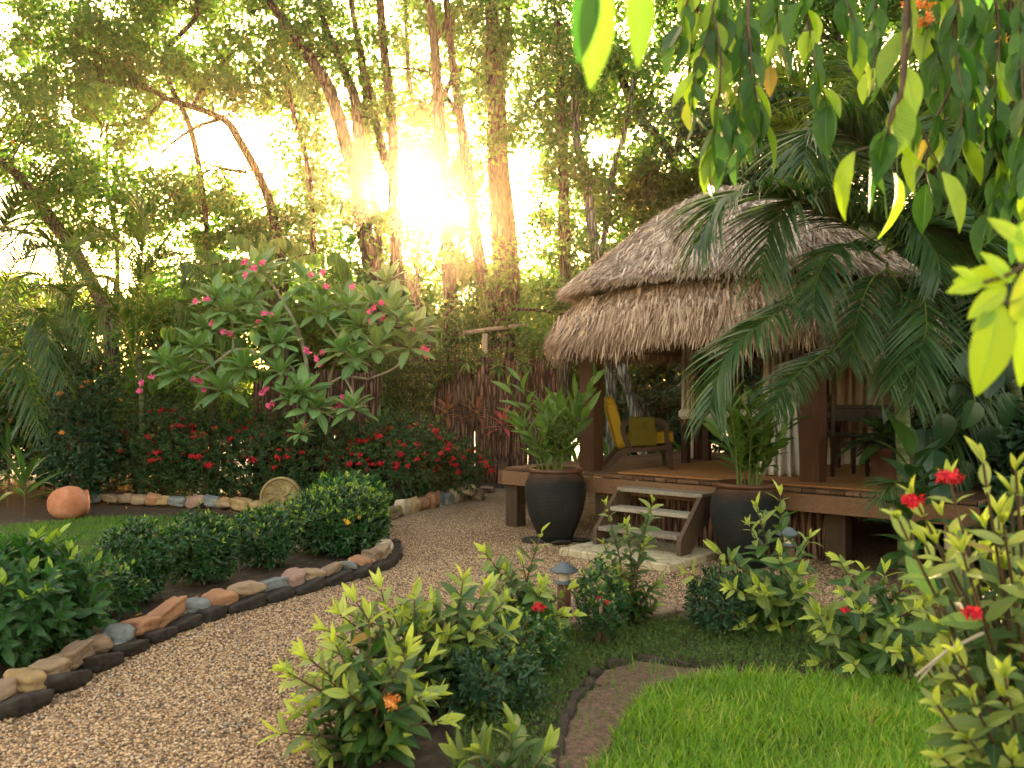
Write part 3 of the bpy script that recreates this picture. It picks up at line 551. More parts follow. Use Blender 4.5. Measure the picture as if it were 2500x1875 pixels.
# roof
def Fth(th):
    ph = th - math.radians(184) + math.pi / 4; n = 3.0
    return (np.abs(np.cos(ph)) ** n + np.abs(np.sin(ph)) ** n) ** (-1 / n) / 2 ** (.5 - 1 / n)
UP = np.array([(0.02, 4.09), (0.30, 4.05), (0.62, 3.93), (0.95, 3.75), (1.25, 3.56), (1.58, 3.31), (1.88, 3.07), (2.14, 2.86)])
LO = np.array([(1.84, 2.77), (2.00, 2.64), (2.13, 2.50), (2.24, 2.37), (2.28, 2.29)])
def prof(tab, t):
    i = np.linspace(0, 1, len(tab)); return np.interp(t, i, tab[:, 0]), np.interp(t, i, tab[:, 1])
def roofpt(tab, t, th, lift=0.0):
    r, z = prof(tab, t); F = Fth(th); rr = r * (1 - (1 - F) * np.clip(r / 1.2, 0, 1)) + lift
    x = HC[0] + rr * np.cos(th); y = HC[1] + rr * np.sin(th)
    sag = 0.025 * nz(np.stack([x, y, z], -1), 1.6, 2)
    return np.stack([x, y, z + sag + lift * .6], -1)
def roof_tier(tab, n, lmin, lmax, wmin, wmax, mat, name, s_, hang, jit, tpow=0.75):
    seed(s_); ts = np.linspace(0, 1, 14); th = np.linspace(0, 2 * np.pi, 97)
    Tg, Hg = np.meshgrid(ts, th, indexing='ij'); V = roofpt(tab, Tg, Hg, -.01); base = MB(); base.grid(V[:, ::-1]); 
    under = roofpt(tab, Tg, Hg, -.10); base.grid(under)
    rim = np.stack([V[-1], under[-1]]); base.grid(rim)
    rf = base.build(name, M['thatchbase'], hut, smooth=True)
    mb = MB(); t = rng.random(n) ** tpow; th = rng.uniform(0, 2 * np.pi, n); lift = rng.random(n) ** 1.5 * .085
    p = roofpt(tab, t, th, lift); p2 = roofpt(tab, np.minimum(t + .03, 1.03), th, lift); p3 = roofpt(tab, t, th + .01, lift)
    d = unit(p2 - p + 1e-9); e = t > .965; d[e] = unit(roofpt(tab, t[e], th[e]) - roofpt(tab, t[e] - .05, th[e])); tan = unit(p3 - p); nr = unit(np.cross(tan, d)); nr[nr[:, 2] < 0] *= -1
    wv = nz(p, 1.1, 5)[:, None] * .35
    dd = unit(d + tan * (rng.normal(0, jit, (n, 1)) + wv) + nr * rng.normal(.05, jit * .55, (n, 1)) + np.array((0, 0, -hang)) * t[:, None] ** 2)
    n3 = unit(nr + tan * rng.normal(0, .55, (n, 1)))
    L = rng.uniform(lmin, lmax, n); q = p - dd * (L[:, None] * .5)
    half = n // 2
    clump = .5 + .5 * nz(p, 9, 2)
    col = np.clip(rng.beta(1.5, 1.0, n) * .85 + .15 * clump, 0, 1)
    for sl_, T in ((slice(0, half), stripT(3, 1, .03, .12)), (slice(half, n), stripT(3, 1, -.12, .08, .4))):
        tv = T[0].copy(); tv[:, 0] *= .045; tv[:, 2] = np.round(tv[:, 1], 3) ** 2 * (-.03 if sl_.start == 0 else .10)
        m2 = len(L[sl_]); wid = rng.uniform(wmin, wmax, n)[sl_] / L[sl_] / .045
        mb.scatter((tv, T[1], T[2], T[3]), q[sl_], dd[sl_], n3[sl_], L[sl_], rnd=col[sl_], wid=wid)
    mb.build('thatch', mat, rf)
    return rf
roof_tier(UP, 100000, .12, .30, .010, .020, M['thatch'], 'upper_roof', 42, .03, .30, .6)
roof_tier(LO, 34000, .20, .42, .012, .026, M['thatch2'], 'lower_roof', 43, .22, .24, .85)
def fringe(tab, n, z_, mat, s_, name, l0, l1):        # ragged ends that hang past the rim
    seed(s_); th = rng.uniform(0, 2 * np.pi, n); t = rng.uniform(.86, 1.0, n); p = roofpt(tab, t, th, rng.random(n) * .05)
    d = roofpt(tab, t, th) - roofpt(tab, t - .1, th); d = unit(unit(d) + np.array((0, 0, -z_)) + rdir(n) * .34)
    L = rng.uniform(l0, l1, n) * (1 + .45 * nz(p, 3.1, 4)) * rng.uniform(.6, 1.25, n); T = stripT(4, 1, .14, .2, 0); tv = T[0].copy(); tv[:, 0] *= .05
    mb = MB(); nr = unit(np.stack([np.cos(th), np.sin(th), np.full(n, .5)], 1) + rdir(n) * .5)
    mb.scatter((tv, T[1], T[2], T[3]), p - d * (L[:, None] * .3), d, nr, L, rnd=np.clip(rng.beta(2, 1.8, n), 0, 1), wid=rng.uniform(.012, .026, n) / L / .05); mb.build(name, mat, hut)
fringe(LO, 9000, .30, M['thatch2'], 44, 'eave_fringe', .20, .44)
fringe(UP, 7000, .0, M['thatch'], 45, 'upper_fringe', .10, .20)

# steps, slab, pots
stp = thing('wooden_steps', D(2.37, -.35), 'weathered grey plank steps leading up to the deck', 'steps')
for z, t in ((.65, -.16), (.465, -.37), (.28, -.585)):
    mb = MB(); x0, x1 = (1.86, 2.88) if z > .6 else (1.905, 2.835)
    mb.box(D((x0 + x1) / 2, t, z - .022), (x1 - x0, .23 if z > .6 else .21, .044), RZ, bev=.005); mb.build('tread', M['greywood'], stp)
for s in (1.875, 2.865):
    prof_ = [(-.08, .62), (-.30, .62), (-.71, .24), (-.71, .092), (-.52, .092), (-.02, .50)]
    vs = [D(s + e, t, z) for e in (-.022, .022) for t, z in prof_]
    n = len(prof_); fs = [(0, 1, 4, 5), (1, 2, 3, 4), (n + 5, n + 4, n + 1, n + 0), (n + 4, n + 3, n + 2, n + 1)] + [(i, i + n, (i + 1) % n + n, (i + 1) % n) for i in range(n)]
    mb = MB(); mb.add(vs, fs); mb.build('stringer', M['sidewood'], stp)
mb = MB(); mb.box(D(2.36, -.62, .046), (1.28, .98, .084), RZ, bev=.012); tag(mb.build('stone_slab', M['slab']), 'pale cracked paving slab under the wooden steps', 'slab')
POTP = [(0, 0), (.16, 0), (.18, .02), (.215, .10), (.29, .28), (.335, .46), (.345, .56), (.335, .66), (.305, .73), (.285, .765), (.283, .78), (.312, .79), (.318, .815), (.30, .83), (.272, .828), (.268, .76), (.26, .74), (0, .74)]
def pot(c, label, base=True):
    t_ = thing('planter_pot', c, label, 'planter', 'black woven-pattern planters beside the steps')
    mb = MB(); pf = cat(np.array([(a, b, 0) for a, b in POTP[:11]]), 60)[:, :2]; pf[0, 0] = 0.0
    o = MB().lathe(list(pf) , (0, 0, 0), 96).build('body', M['pot'], None, smooth=True); o.parent = t_
    o = MB().lathe(POTP[10:17], (0, 0, 0), 64).build('rim', M['pot'], None, smooth=True); o.parent = t_
    o = MB().lathe([(0, .755), (.265, .75)], (0, 0, 0), 32).build('soil', M['soil'], None); o.parent = t_
    return t_
pot(G(1356, 1322), 'black woven-pattern planter left of the steps'); pot(np.array((2.25, 7.85, -.02)), 'black woven-pattern planter right of the steps')
c_ = G(1356, 1322)
for i, (dx, dy) in enumerate(((-.25, -.08), (.05, -.2), (.28, -.05))): stone('rock', (c_[0] + dx, c_[1] + dy, .02), (.26, .2, .06), i, M['brick'], i, ['flat dark rock at left of the left planter foot', 'flat dark rock before the left planter foot', 'flat dark rock at right of the left planter foot'][i], 'rock', None, 3)

# ------------------------------------------------------------------ furniture on the deck
mb = MB(); mb.box(D(3.0, 1.75, DK + .008), (2.9, 3.1, .014), RZ); tag(mb.build('floor_mat', M['mat']), 'orange brown coir mat covering the deck', 'mat')
def curtain(name, a, b, z0, z1, mat, label, waves=7, amp=.035, gather=None, s_=0):
    a = np.array(a); b = np.array(b); n, m_ = 90, 26; u = np.linspace(0, 1, n); v = np.linspace(0, 1, m_); Ug, Vg = np.meshgrid(u, v)
    d = b - a; L = np.linalg.norm(d); nn = np.array((-d[1], d[0])) / L; mid = (a + b) / 2
    wsc = np.interp(Vg, [0, .5, 1], gather) if gather else np.ones_like(Vg)
    ph = Ug * waves * 2 * np.pi + .6 * np.sin(Vg * 3 + s_); off = amp * np.sin(ph) * (.6 + .4 * Vg) + amp * .4 * np.sin(ph * 1.7 + Vg * 2 + s_)
    px_ = mid[0] + d[0] * (Ug - .5) * wsc + nn[0] * off; py_ = mid[1] + d[1] * (Ug - .5) * wsc + nn[1] * off
    pz = z1 + (z0 - z1) * Vg + .008 * np.sin(ph * .7)
    o = MB().grid(np.stack([px_, py_, pz], -1)).build(name, mat, None, smooth=True)
    md = o.modifiers.new('s', 'SOLIDIFY'); md.thickness = .003; return tag(o, label, 'curtain')
curtain('curtain', (2.70, 8.98), (3.20, 8.86), DK + .02, 2.42, M['white'], 'long white curtain hanging left of the right front post', 6, .05, [.8, .8, 1.1])
curtain('curtain', (2.40, 11.62), (2.56, 11.55), DK + .02, 2.42, M['white'], 'narrow pinkish curtain gathered at the rear left post', 3, .03, None, 1)
curtain('curtain', (2.78, 11.72), (3.25, 11.65), 1.35, 2.42, M['beige'], 'golden beige curtain backlit behind the massage table', 5, .03, [1, 1, .8], 2)
curtain('curtain', (3.95, 10.2), (4.85, 9.9), 1.0, 2.42, M['beige'], 'wide beige sheer curtain behind the dark desk', 8, .03, None, 3)
curtain('curtain', (3.75, 10.6), (4.7, 10.35), DK + .02, 1.5, M['white'], 'white curtain bottom seen under the dark desk', 8, .03, None, 4)
# massage table
mt = thing('massage_table', D(3.2, 2.0, DK), 'massage table under a pale sheet behind the right planter plant', 'massage table')
tc_ = np.array((3.05, 10.15)); 
def L2(c, x, y, z): return np.array((c[0] + U[0] * x + Vv[0] * y, c[1] + U[1] * x + Vv[1] * y, z))
for x in (-.85, .85):
    for y in (-.28, .28): MB().box(L2(tc_, x, y, DK + .27 + .016), (.09, .09, .50), RZ, bev=.006).build('leg', M['redwood'], mt)
MB().box(L2(tc_, 0, 0, DK + .56), (1.8, .68, .08), RZ, bev=.01).build('frame', M['redwood'], mt)
MB().box(L2(tc_, 0, 0, DK + .665), (1.84, .72, .12), RZ, bev=.03).build('mattress', M['white'], mt)
cb = thing('side_cabinet', (3.35, 11.2, DK), 'low brown cabinet holding the lotion bottle', 'cabinet')
MB().box((3.3, 11.2, DK + .39), (.55, .35, .74), RZ, bev=.01).build('body', M['redwood'], cb); MB().box((3.3, 11.2, DK + .775), (.6, .4, .03), RZ, bev=.005).build('top', M['chairwood'], cb)
bt = thing('lotion_bottle', (3.14, 11.05, DK + .79), 'small white pump bottle standing on the cabinet', 'bottle')
def lt(prof_, c, nm, mt_, par, n=24): o = MB().lathe(prof_, c, n).build(nm, mt_, par, smooth=True); return o
b0 = np.array((3.14, 11.05, DK + .79)); lt([(0, 0), (.035, 0), (.036, .01), (.036, .12), (.028, .135), (.012, .14)], b0, 'body', M['plastic'], bt); lt([(.014, .139), (.014, .165), (.006, .168), (.006, .19), (.02, .192), (.02, .205), (0, .206)], b0, 'pump', M['plastic'], bt)
seed(47); mb = MB(); n = 26; mb.scatter(leafT(4, .7, fold=.5), np.tile((2.92, 11.2, DK + .80), (n, 1)), rdir(n) * .5 + (0, 0, .9), rdir(n), .13); tag(mb.build('folded_tissue', M['white']), 'crumpled white tissue standing beside the lotion bottle', 'tissue')
# dark desk and stool at right
dk = thing('writing_desk', (3.9, 9.3, DK), 'dark wooden desk in shade right of the front post', 'desk')
def LX(c, x, y, z): return np.array((c[0] + x, c[1] + y, z))
dc = (3.92, 9.35)
MB().box(LX(dc, 0, 0, DK + .77), (1.0, .5, .035), None, bev=.006).build('top', M['darkwood'], dk); MB().box(LX(dc, 0, 0, DK + .68), (.92, .44, .14), None).build('drawer_case', M['darkwood'], dk)
for x in (-.43, .43):
    for y in (-.2, .2): MB().beam(LX(dc, x, y, DK + .61), LX(dc, x, y, DK + .002), .06, .06, (0, 1, 0), .035, .035).build('leg', M['darkwood'], dk)
for x in (-.2, .2): MB().box(LX(dc, x, -.228, DK + .68), (.32, .012, .10)).build('drawer', M['darkwood'], dk)
stl = thing('desk_chair', (3.7, 8.85, DK), 'dark wooden chair standing before the desk', 'chair')
cc = (3.64, 9.0)
MB().box(LX(cc, 0, 0, DK + .46), (.42, .40, .04), None, bev=.008).build('seat', M['darkwood'], stl)
for x, y, h in ((-.18, -.17, .44), (.18, -.17, .44), (-.18, .17, .44), (.18, .17, .44)): MB().beam(LX(cc, x, y, DK + .44), LX(cc, x * 1.05, y * 1.05, DK + .002), .045, .045, (0, 1, 0), .03, .03).build('leg', M['darkwood'], stl)
mb = MB(); 
for z in (.62, .74, .86): mb.box(LX(cc, -.19, 0, DK + z), (.025, .36, .07))
mb.box(LX(cc, -.19, -.18, DK + .68), (.035, .04, .44)); mb.box(LX(cc, -.19, .18, DK + .68), (.035, .04, .44)); mb.build('backrest', M['darkwood'], stl)

# armchair (local x forward, y across)
AC = np.array((1.53, 10.02)); AY = R(-3)
def AL(x, y, z): return np.array((AC[0] + x * math.cos(AY) - y * math.sin(AY), AC[1] + x * math.sin(AY) + y * math.cos(AY), DK + .016 + z))
ac = thing('armchair', (AC[0], AC[1], DK), 'mustard yellow armchair with curved dark wooden arms', 'armchair')
def sweep_flat(pts, wds, y0, th, nm, mat, par, n=28):       # flat board cut along a side-view curve
    p = cat(np.array([(a, 0, b) for a, b in pts]), n); wd = np.interp(np.linspace(0, 1, n), np.linspace(0, 1, len(wds)), wds)
    t = unit(np.gradient(p, axis=0)); nn = np.stack([-t[:, 2], np.zeros(n), t[:, 0]], 1); mb = MB(); ring = []
    for k in range(n):
        for sg, yy in ((-1, -th / 2), (1, -th / 2), (1, th / 2), (-1, th / 2)): q = p[k] + nn[k] * sg * wd[k] / 2; ring.append(AL(q[0], y0 + yy, q[2]))
    f = [(k * 4 + i, k * 4 + (i + 1) % 4, k * 4 + 4 + (i + 1) % 4, k * 4 + 4 + i) for k in range(n - 1) for i in range(4)] + [(3, 2, 1, 0), ((n - 1) * 4, (n - 1) * 4 + 1, (n - 1) * 4 + 2, (n - 1) * 4 + 3)]
    mb.add(ring, f); return mb.build(nm, mat, par)
for y in (-.30, .30):
    sweep_flat([(-.40, .0), (-.30, .11), (-.20, .205), (-.10, .232), (.15, .248), (.34, .268)], [.045, .075, .085, .06, .05, .06], y, .035, 'rear_leg', M['chairwood'], ac)
    sweep_flat([(.375, .0), (.355, .20), (.335, .30)], [.045, .06, .065], y * 1.002, .038, 'front_leg', M['chairwood'], ac)
    sweep_flat([(.34, .28), (.315, .40), (.32, .50), (.27, .565), (.18, .585), (.0, .575), (-.16, .545), (-.20, .50), (-.17, .36), (-.10, .235)], [.06, .045, .05, .055, .045, .04, .045, .055, .045, .05], y * .998, .042, 'arm', M['chairwood'], ac, 44)
def cushion(x0, z0, x1, z1, th, wy, nm, mat, puff=.03, par=None, y0=0.0):       # from a to b in side view, thickness th
    a = np.array((x0, z0)); b = np.array((x1, z1)); d = b - a; L = np.linalg.norm(d); d /= L; nn = np.array((-d[1], d[0]))
    v = SG.copy(); r = (np.abs(unit(SG)) ** 8).sum(1) ** (-1 / 8); v = unit(SG) * r[:, None] * .5
    k = 1 + puff * 3 * (1 - np.clip(4 * v[:, 0] ** 2, 0, 1)) * (1 - np.clip(4 * v[:, 1] ** 2, 0, 1))
    X = (v[:, 0] + .5) * L; Z = v[:, 2] * th * k; out_ = [AL(a[0] + d[0] * x + nn[0] * z, y0 + y * wy, a[1] + d[1] * x + nn[1] * z) for x, y, z in zip(X, v[:, 1], Z)]
    mb = MB(); mb.add(out_, SGF); return mb.build(nm, mat, par or ac, smooth=True)
cushion(-.16, .34, .42, .385, .15, .50, 'seat_cushion', M['mustard'])
cushion(-.19, .24, -.34, .80, .13, .53, 'back_cushion', M['mustard'])
cushion(-.255, .48, -.35, .865, .10, .45, 'head_cushion', M['mustard'])
mb = MB()
for k in (0,):
    xs = np.linspace(-.14, .17, 10); zs = np.linspace(0, 1, 14); V = np.zeros((14, 10, 3))
    for i, z in enumerate(zs):
        for j, x in enumerate(xs):
            if z < .25: yy = -.22 - .12 * (z / .25); zz = .615 - .01 * abs(z - .12)
            else: yy = -.34 - .012 * math.sin(x * 30 + z * 4); zz = .612 - (z - .25) / .75 * .33
            V[i, j] = AL(x + .02 * z, yy, zz)
    mb.grid(V)
th_ = mb.build('arm_throw', M['olive'], None, smooth=True); th_.modifiers.new('s', 'SOLIDIFY').thickness = .012; tag(th_, 'olive pocket cloth draped over the armchair arm', 'cloth')
V = np.zeros((8, 10, 3))
for i, z in enumerate(np.linspace(.30, .48, 8)):
    for j, x in enumerate(np.linspace(-.12, .18, 10)): V[i, j] = AL(x + .012, -.365, z)
pk = MB().grid(V).build('pocket', M['olive'], th_); pk.modifiers.new('s', 'SOLIDIFY').thickness = .01
mb = MB(); mb.beam(AL(-.1, -.28, .235), AL(-.1, .28, .235), .04, .03); mb.beam(AL(.33, -.28, .27), AL(.33, .28, .27), .04, .04); mb.build('cross_rail', M['chairwood'], ac)

# ------------------------------------------------------------------ fence
fn = thing('log_fence', (-1.5, 15.7, 0), 'palisade fence of dark upright bark logs behind the flower bed', 'fence')
seed(51); x = -4.9; k = 0
while x < 1.05:
    r = random.uniform(.050, .072); yb = 15.7 + .03 * math.sin(x * 4) - .10 * max(0, x) ; h = 2.36 + random.uniform(-.05, .05) + (-.22 if x > .62 else 0) + (-.25 if x < -2.2 else 0)
    pts = [(x, yb, 0), (x + random.uniform(-.01, .01), yb, h * .5), (x, yb, h)]
    MB().tube(cat(pts, 9), [r] * 9, 8, bump=.12, bf=9, bs=k).build('pole', M['logbark'], fn); x += r * 1.9; k += 1
rl = thing('pole_rail', (-.6, 16.6, 0), 'pale horizontal pole lashed to a post behind the log fence', 'rail')
MB().tube([P(1120, 815, 16.6), P(1185, 805, 16.6), P(1290, 793, 16.6)], .04, 8, bump=.1).build('rail', M['palewood'], rl)
for q in (1181, 1187): MB().tube([P(q, 815, 16.6), (P(q, 815, 16.6)[0], 16.6, 0)], .035, 8).build('post', M['palewood'], rl)

# ------------------------------------------------------------------ carved disc, terracotta pot, stump, garden lights
cd = thing('carved_stone', G(688, 1262), 'round stone carved with leaves, propped by the lawn edge', 'carved stone'); c = np.array((G(688, 1262)[0], 11.1, .27)); rot = np.array(Matrix.Rotation(R(80), 3, 'X') @ Matrix.Rotation(0, 3, 'Z'))
o = MB().lathe([(0, -.06), (.25, -.06), (.285, -.02), (.28, .03), (.25, .045), (.235, .02), (0, .02)], c, 40, rot=rot).build('disc', M['relief'], cd, smooth=False)
seed(53); mb = MB()
for k in range(9):
    a = k * .7 + .3; r0 = .05 + .02 * (k % 3); ps = [(math.cos(a + q * .5) * (r0 + q * .15), math.sin(a + q * .5) * (r0 + q * .15), .028) for q in np.linspace(0, 1, 6)]
    mb.tube(np.array(ps) @ rot.T + c, [.014, .015, .014, .012, .010, .006], 6)
    n = 7; q = np.array(ps)[[1, 2, 3, 4, 5, 5, 4]] @ rot.T + c; dd = (rdir(n) * (1, 1, 0)) @ rot.T; mb.scatter(leafT(4, .45, fold=-.6), q, dd, np.tile(rot @ np.array((0, 0, 1)), (n, 1)), .085)
mb.build('leaf_relief', M['relief'], cd)
tp = thing('terracotta_pot', G(150, 1262), 'fat terracotta jar lying on its side by the left lawn', 'pot')
c = np.array((-6.0, 11.05, .20)); rot = np.array(Matrix.Rotation(R(38), 3, 'Z') @ Matrix.Rotation(R(90), 3, 'Y'))
pf = cat(np.array([(0, -.24, 0), (.10, -.22, 0), (.185, -.14, 0), (.23, .0, 0), (.215, .12, 0), (.165, .20, 0), (.15, .225, 0), (.165, .235, 0), (.16, .25, 0), (.10, .24, 0), (.09, .15, 0), (.0, -.1, 0)]), 60)[:, :2]; pf[:, 0] = np.maximum(pf[:, 0], 0)
MB().lathe(pf, c, 40, rot=rot).build('jar', M['terra'], tp, smooth=True)
sp_ = P(865, 1180, 10.3); tag(MB().tube([(sp_[0], 10.3, 0), (sp_[0] + .02, 10.3, .35), (sp_[0], 10.3, .69)], [.085, .075, .08], 12, bump=.25, bf=7).build('tree_stump', M['bark']), 'thin cut tree stump rising behind the yellow-tipped bush', 'stump')
def light(c, ht, label):
    t_ = thing('garden_light', c, label, 'garden light', 'low path lights')
    lt([(0, 0), (.05, 0), (.05, ht - .17), (.03, ht - .165)], c, 'post', M['terrad'] if True else 0, t_); lt([(.03, ht - .17), (.065, ht - .165), (.07, ht - .15), (.03, ht - .14)], c, 'collar', M['metal'], t_)
    lt([(.036, ht - .145), (.04, ht - .075)], c, 'lamp_glass', M['glassy'], t_)
    lt([(.03, ht - .08), (.10, ht - .075), (.105, ht - .065), (.05, ht - .03), (.045, ht - .02), (.02, ht - .008), (0, ht)], c, 'cap', M['metal'], t_)
light(G(1377, 1510), .42, 'garden light with grey hat cap behind the near left shrubs'); light(G(1925, 1430), .51, 'garden light on a brown post below the right end of the deck')

# ------------------------------------------------------------------ plants
def trunk(mb, pts, r0, r1, n=10, seg=16, bump=.12, bs=0): p = cat(np.array(pts), seg); mb.tube(p, np.linspace(r0, r1, seg), n, bump=bump, bf=2.2, bs=bs); return p
def flower(name, c, r, mat, par, n=26, nrm=(0, -.5, 1)):
    mb = MB(); d = unit(rdir(n) + np.array(nrm) * .8); p = c + d * r * rng.uniform(.3, 1, (n, 1)) * (1, 1, .6)
    for k in range(4):
        mb.scatter(leafT(2, .55, fold=.1), p, unit(rdir(n)), d, r * .42)
    return mb.build(name, mat, par)
def round_bush(name, c, rx, ry, h, label, catn, mat, nleaf, lsize, s_, group=None, flowers=None, tips=.25, W=.45, up=.7, shape=2.2, stems=6, base=.12, fl_n=20, sprigs=0, face=None):
    """foliage = leaf whorls through the crown's outer volume, real stems inside"""
    seed(s_); t_ = thing(name, (c[0], c[1], 0), label, catn, group); c = np.array((c[0], c[1], 0.0))
    ms = MB()
    for k in range(stems):
        a = random.uniform(0, 6.28); q = random.uniform(.2, .6); ms.tube(cat([c + (.05 * math.cos(a), .05 * math.sin(a), -.02), c + (rx * q * .5 * math.cos(a), ry * q * .5 * math.sin(a), h * .4), c + (rx * q * math.cos(a), ry * q * math.sin(a), h * .75)], 8), np.linspace(.018, .006, 8) * max(1, h), 6)
    ms.build('stem', M['twig'], t_)
    nw = nleaf // 6; d = rdir(nw); hz_ = unit(d[:, :2]); lo_ = d[:, 2] < 0; k_ = (1 - np.abs(d[:, 2]) ** 4) ** .5; d[lo_, :2] = (hz_ * k_[:, None] * .92)[lo_]; rr = rng.random(nw) ** (1 / 2.4); rr = .45 + .55 * rr
    lump = 1 + .16 * nz(d, 2.6, s_) + .10 * nz(d, 6, s_ + 1) + np.where(rng.random(nw) < .10, rng.uniform(0, .28, nw), 0)
    z0 = h * (.5 + base / 3); hh = h * (1 - base * .66) / 2
    p = c + np.stack([d[:, 0] * rx, d[:, 1] * ry, d[:, 2] * hh], 1) * (rr * lump)[:, None] + (0, 0, z0); p[:, 2] = np.maximum(p[:, 2], .02)
    outer = (rr > .86) & (d[:, 2] > -.05)
    outd = unit(d + np.array((0, 0, up)) + rdir(nw) * .35)
    mb = MB(); i6 = np.repeat(np.arange(nw), 6); k6 = np.tile(np.arange(6), nw); n = nw * 6
    od = outd[i6]; t1 = unit(np.cross(od, rdir(nw)[i6] + 1e-3)); t2 = np.cross(od, t1); a = k6 * 2.4 + rng.random(n) * .5
    side = t1 * np.cos(a)[:, None] + t2 * np.sin(a)[:, None]; spread = (1.1 - .12 * k6)[:, None]; tipw = (k6 >= 4)
    ld = unit(side * spread + od * (.45 + .16 * k6)[:, None]); pos = p[i6] + od * (lsize * .28 * k6)[:, None] * .6
    age = (outer[i6] & tipw & (rng.random(nw) < tips)[i6]) * rng.uniform(.4, 1, n)
    sc_ = lsize * rng.uniform(.65, 1.15, n) * np.where(tipw, .75, 1)
    h2 = n // 2
    for sl_, T in ((slice(0, h2), leafT(3, W, droop=.12)), (slice(h2, n), leafT(3, W * .85, droop=.28))):
        mb.scatter(T, pos[sl_], ld[sl_], unit(od[sl_] + rdir(n)[sl_] * .3), sc_[sl_], age=age[sl_])
    mb.build('foliage', mat, t_)
    if flowers:
        fm, nf, fr = flowers; k = 0; g = 0
        while k < nf and g < 4000:
            g += 1; dd = rdir(1)[0]; dd[2] = abs(dd[2]) * .9 - .15
            if dd[1] > .25: continue
            if face and dd[0] * face[0] + dd[2] * face[1] < face[2]: continue
            lum = 1 + .16 * nz(dd[None], 2.6, s_)[0] + .1 * nz(dd[None], 6, s_ + 1)[0]
            q = c + np.array((dd[0] * rx, dd[1] * ry, dd[2] * hh)) * lum * 1.02 + (0, 0, z0)
            if q[2] < .1: continue
            flower('flower_cluster', q, fr * random.uniform(.7, 1.2), fm, t_, fl_n, unit(dd + (0, 0, .5))); k += 1
    return t_
# clipped bushes along the left edge
GRP = 'clipped bushes along the left path edge'
def gb(px, py): g = G(px, py); return (g[0], g[1])
round_bush('bush', (-1.80, 8.48), .50, .42, .68, 'wide bush with many yellow tips beside the path bend', 'bush', M['bush'], 9000, .062, 61, GRP, (M['yellowf'], 2, .05), tips=.9, shape=2)
round_bush('bush', (-1.92, 9.65), .40, .32, .66, 'looser broad-leaved bush behind the yellow-tipped bush', 'bush', M['broad'], 2400, .10, 62, GRP, (M['yellowf'], 1, .05), tips=.4)
round_bush('bush', (-2.36, 7.80), .30, .27, .54, 'small dark bush left of the yellow-tipped bush', 'bush', M['bush'], 4600, .055, 63, GRP, (M['yellowf'], 2, .03), tips=.5)
round_bush('bush', (-2.72, 7.12), .31, .29, .57, 'dark bush in the middle of the left bush row', 'bush', M['bush'], 4600, .058, 64, GRP, None, tips=.35)
round_bush('bush', (-2.97, 6.45), .26, .27, .62, 'darkest upright bush with small yellow flowers near its foot', 'bush', M['bush'], 4600, .055, 65, GRP, (M['yellowf'], 5, .03), tips=.1)
round_bush('bush', (-2.93, 5.95), .22, .24, .40, 'low thin bush with orange flowers beside the big broad-leaved bush', 'bush', M['bush'], 1500, .055, 66, GRP, (M['yellowf'], 5, .035), tips=.6)
round_bush('bush', (-3.05, 5.05), .42, .44, .66, 'big broad-leaved bush at the left picture edge', 'bush', M['broad'], 2100, .12, 67, GRP, (M['orangef'], 3, .035), tips=.4, W=.5)
round_bush('bush', (-3.75, 5.4), .45, .4, .58, 'broad-leaved bush cut off by the left picture edge', 'bush', M['broad'], 1500, .11, 167, GRP, None, tips=.4, W=.5)
# red ixora bed
GI = 'red flowering shrubs before the fence'
ix = [(-1.72, 12.35, .85, .7, 1.38, 'tall red-flowered shrub at the right end of the bed', 12000, 44, 71), (-1.05, 13.0, .62, .55, 1.05, 'low red-flowered shrub nearest the log fence', 7000, 20, 72), (-2.75, 12.5, .85, .7, 1.30, 'dark shrub with few flowers behind the carved stone', 11000, 8, 73),
      (-3.75, 12.75, .8, .7, 1.42, 'dark shrub with scattered red flowers left of the carved stone', 10500, 18, 74), (-4.75, 12.95, .85, .7, 1.45, 'red-flowered shrub in the middle of the left bed', 10500, 26, 75), (-5.6, 13.2, .75, .7, 1.55, 'tall shrub with red flowers beside the palms', 9500, 18, 76)]
for x, y, rx, ry, h, lab, nl, nf, s_ in ix:
    round_bush('ixora_shrub', (x, y), rx, ry, h, lab, 'flowering shrub', M['ixora'], nl, .065, s_, GI, (M['redf'], int(nf * 1.5), .072), tips=.22, up=.5, base=.02, fl_n=16)
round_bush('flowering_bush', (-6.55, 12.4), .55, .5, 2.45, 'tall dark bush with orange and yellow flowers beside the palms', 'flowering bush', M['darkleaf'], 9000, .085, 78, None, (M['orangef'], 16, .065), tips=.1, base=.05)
round_bush('flowering_bush', (-8.6, 12.6), .8, .6, 1.5, 'dark bush behind broad blades at the left picture edge', 'flowering bush', M['darkleaf'], 7000, .085, 79, None, (M['redf'], 3, .06), tips=.1, base=.02)
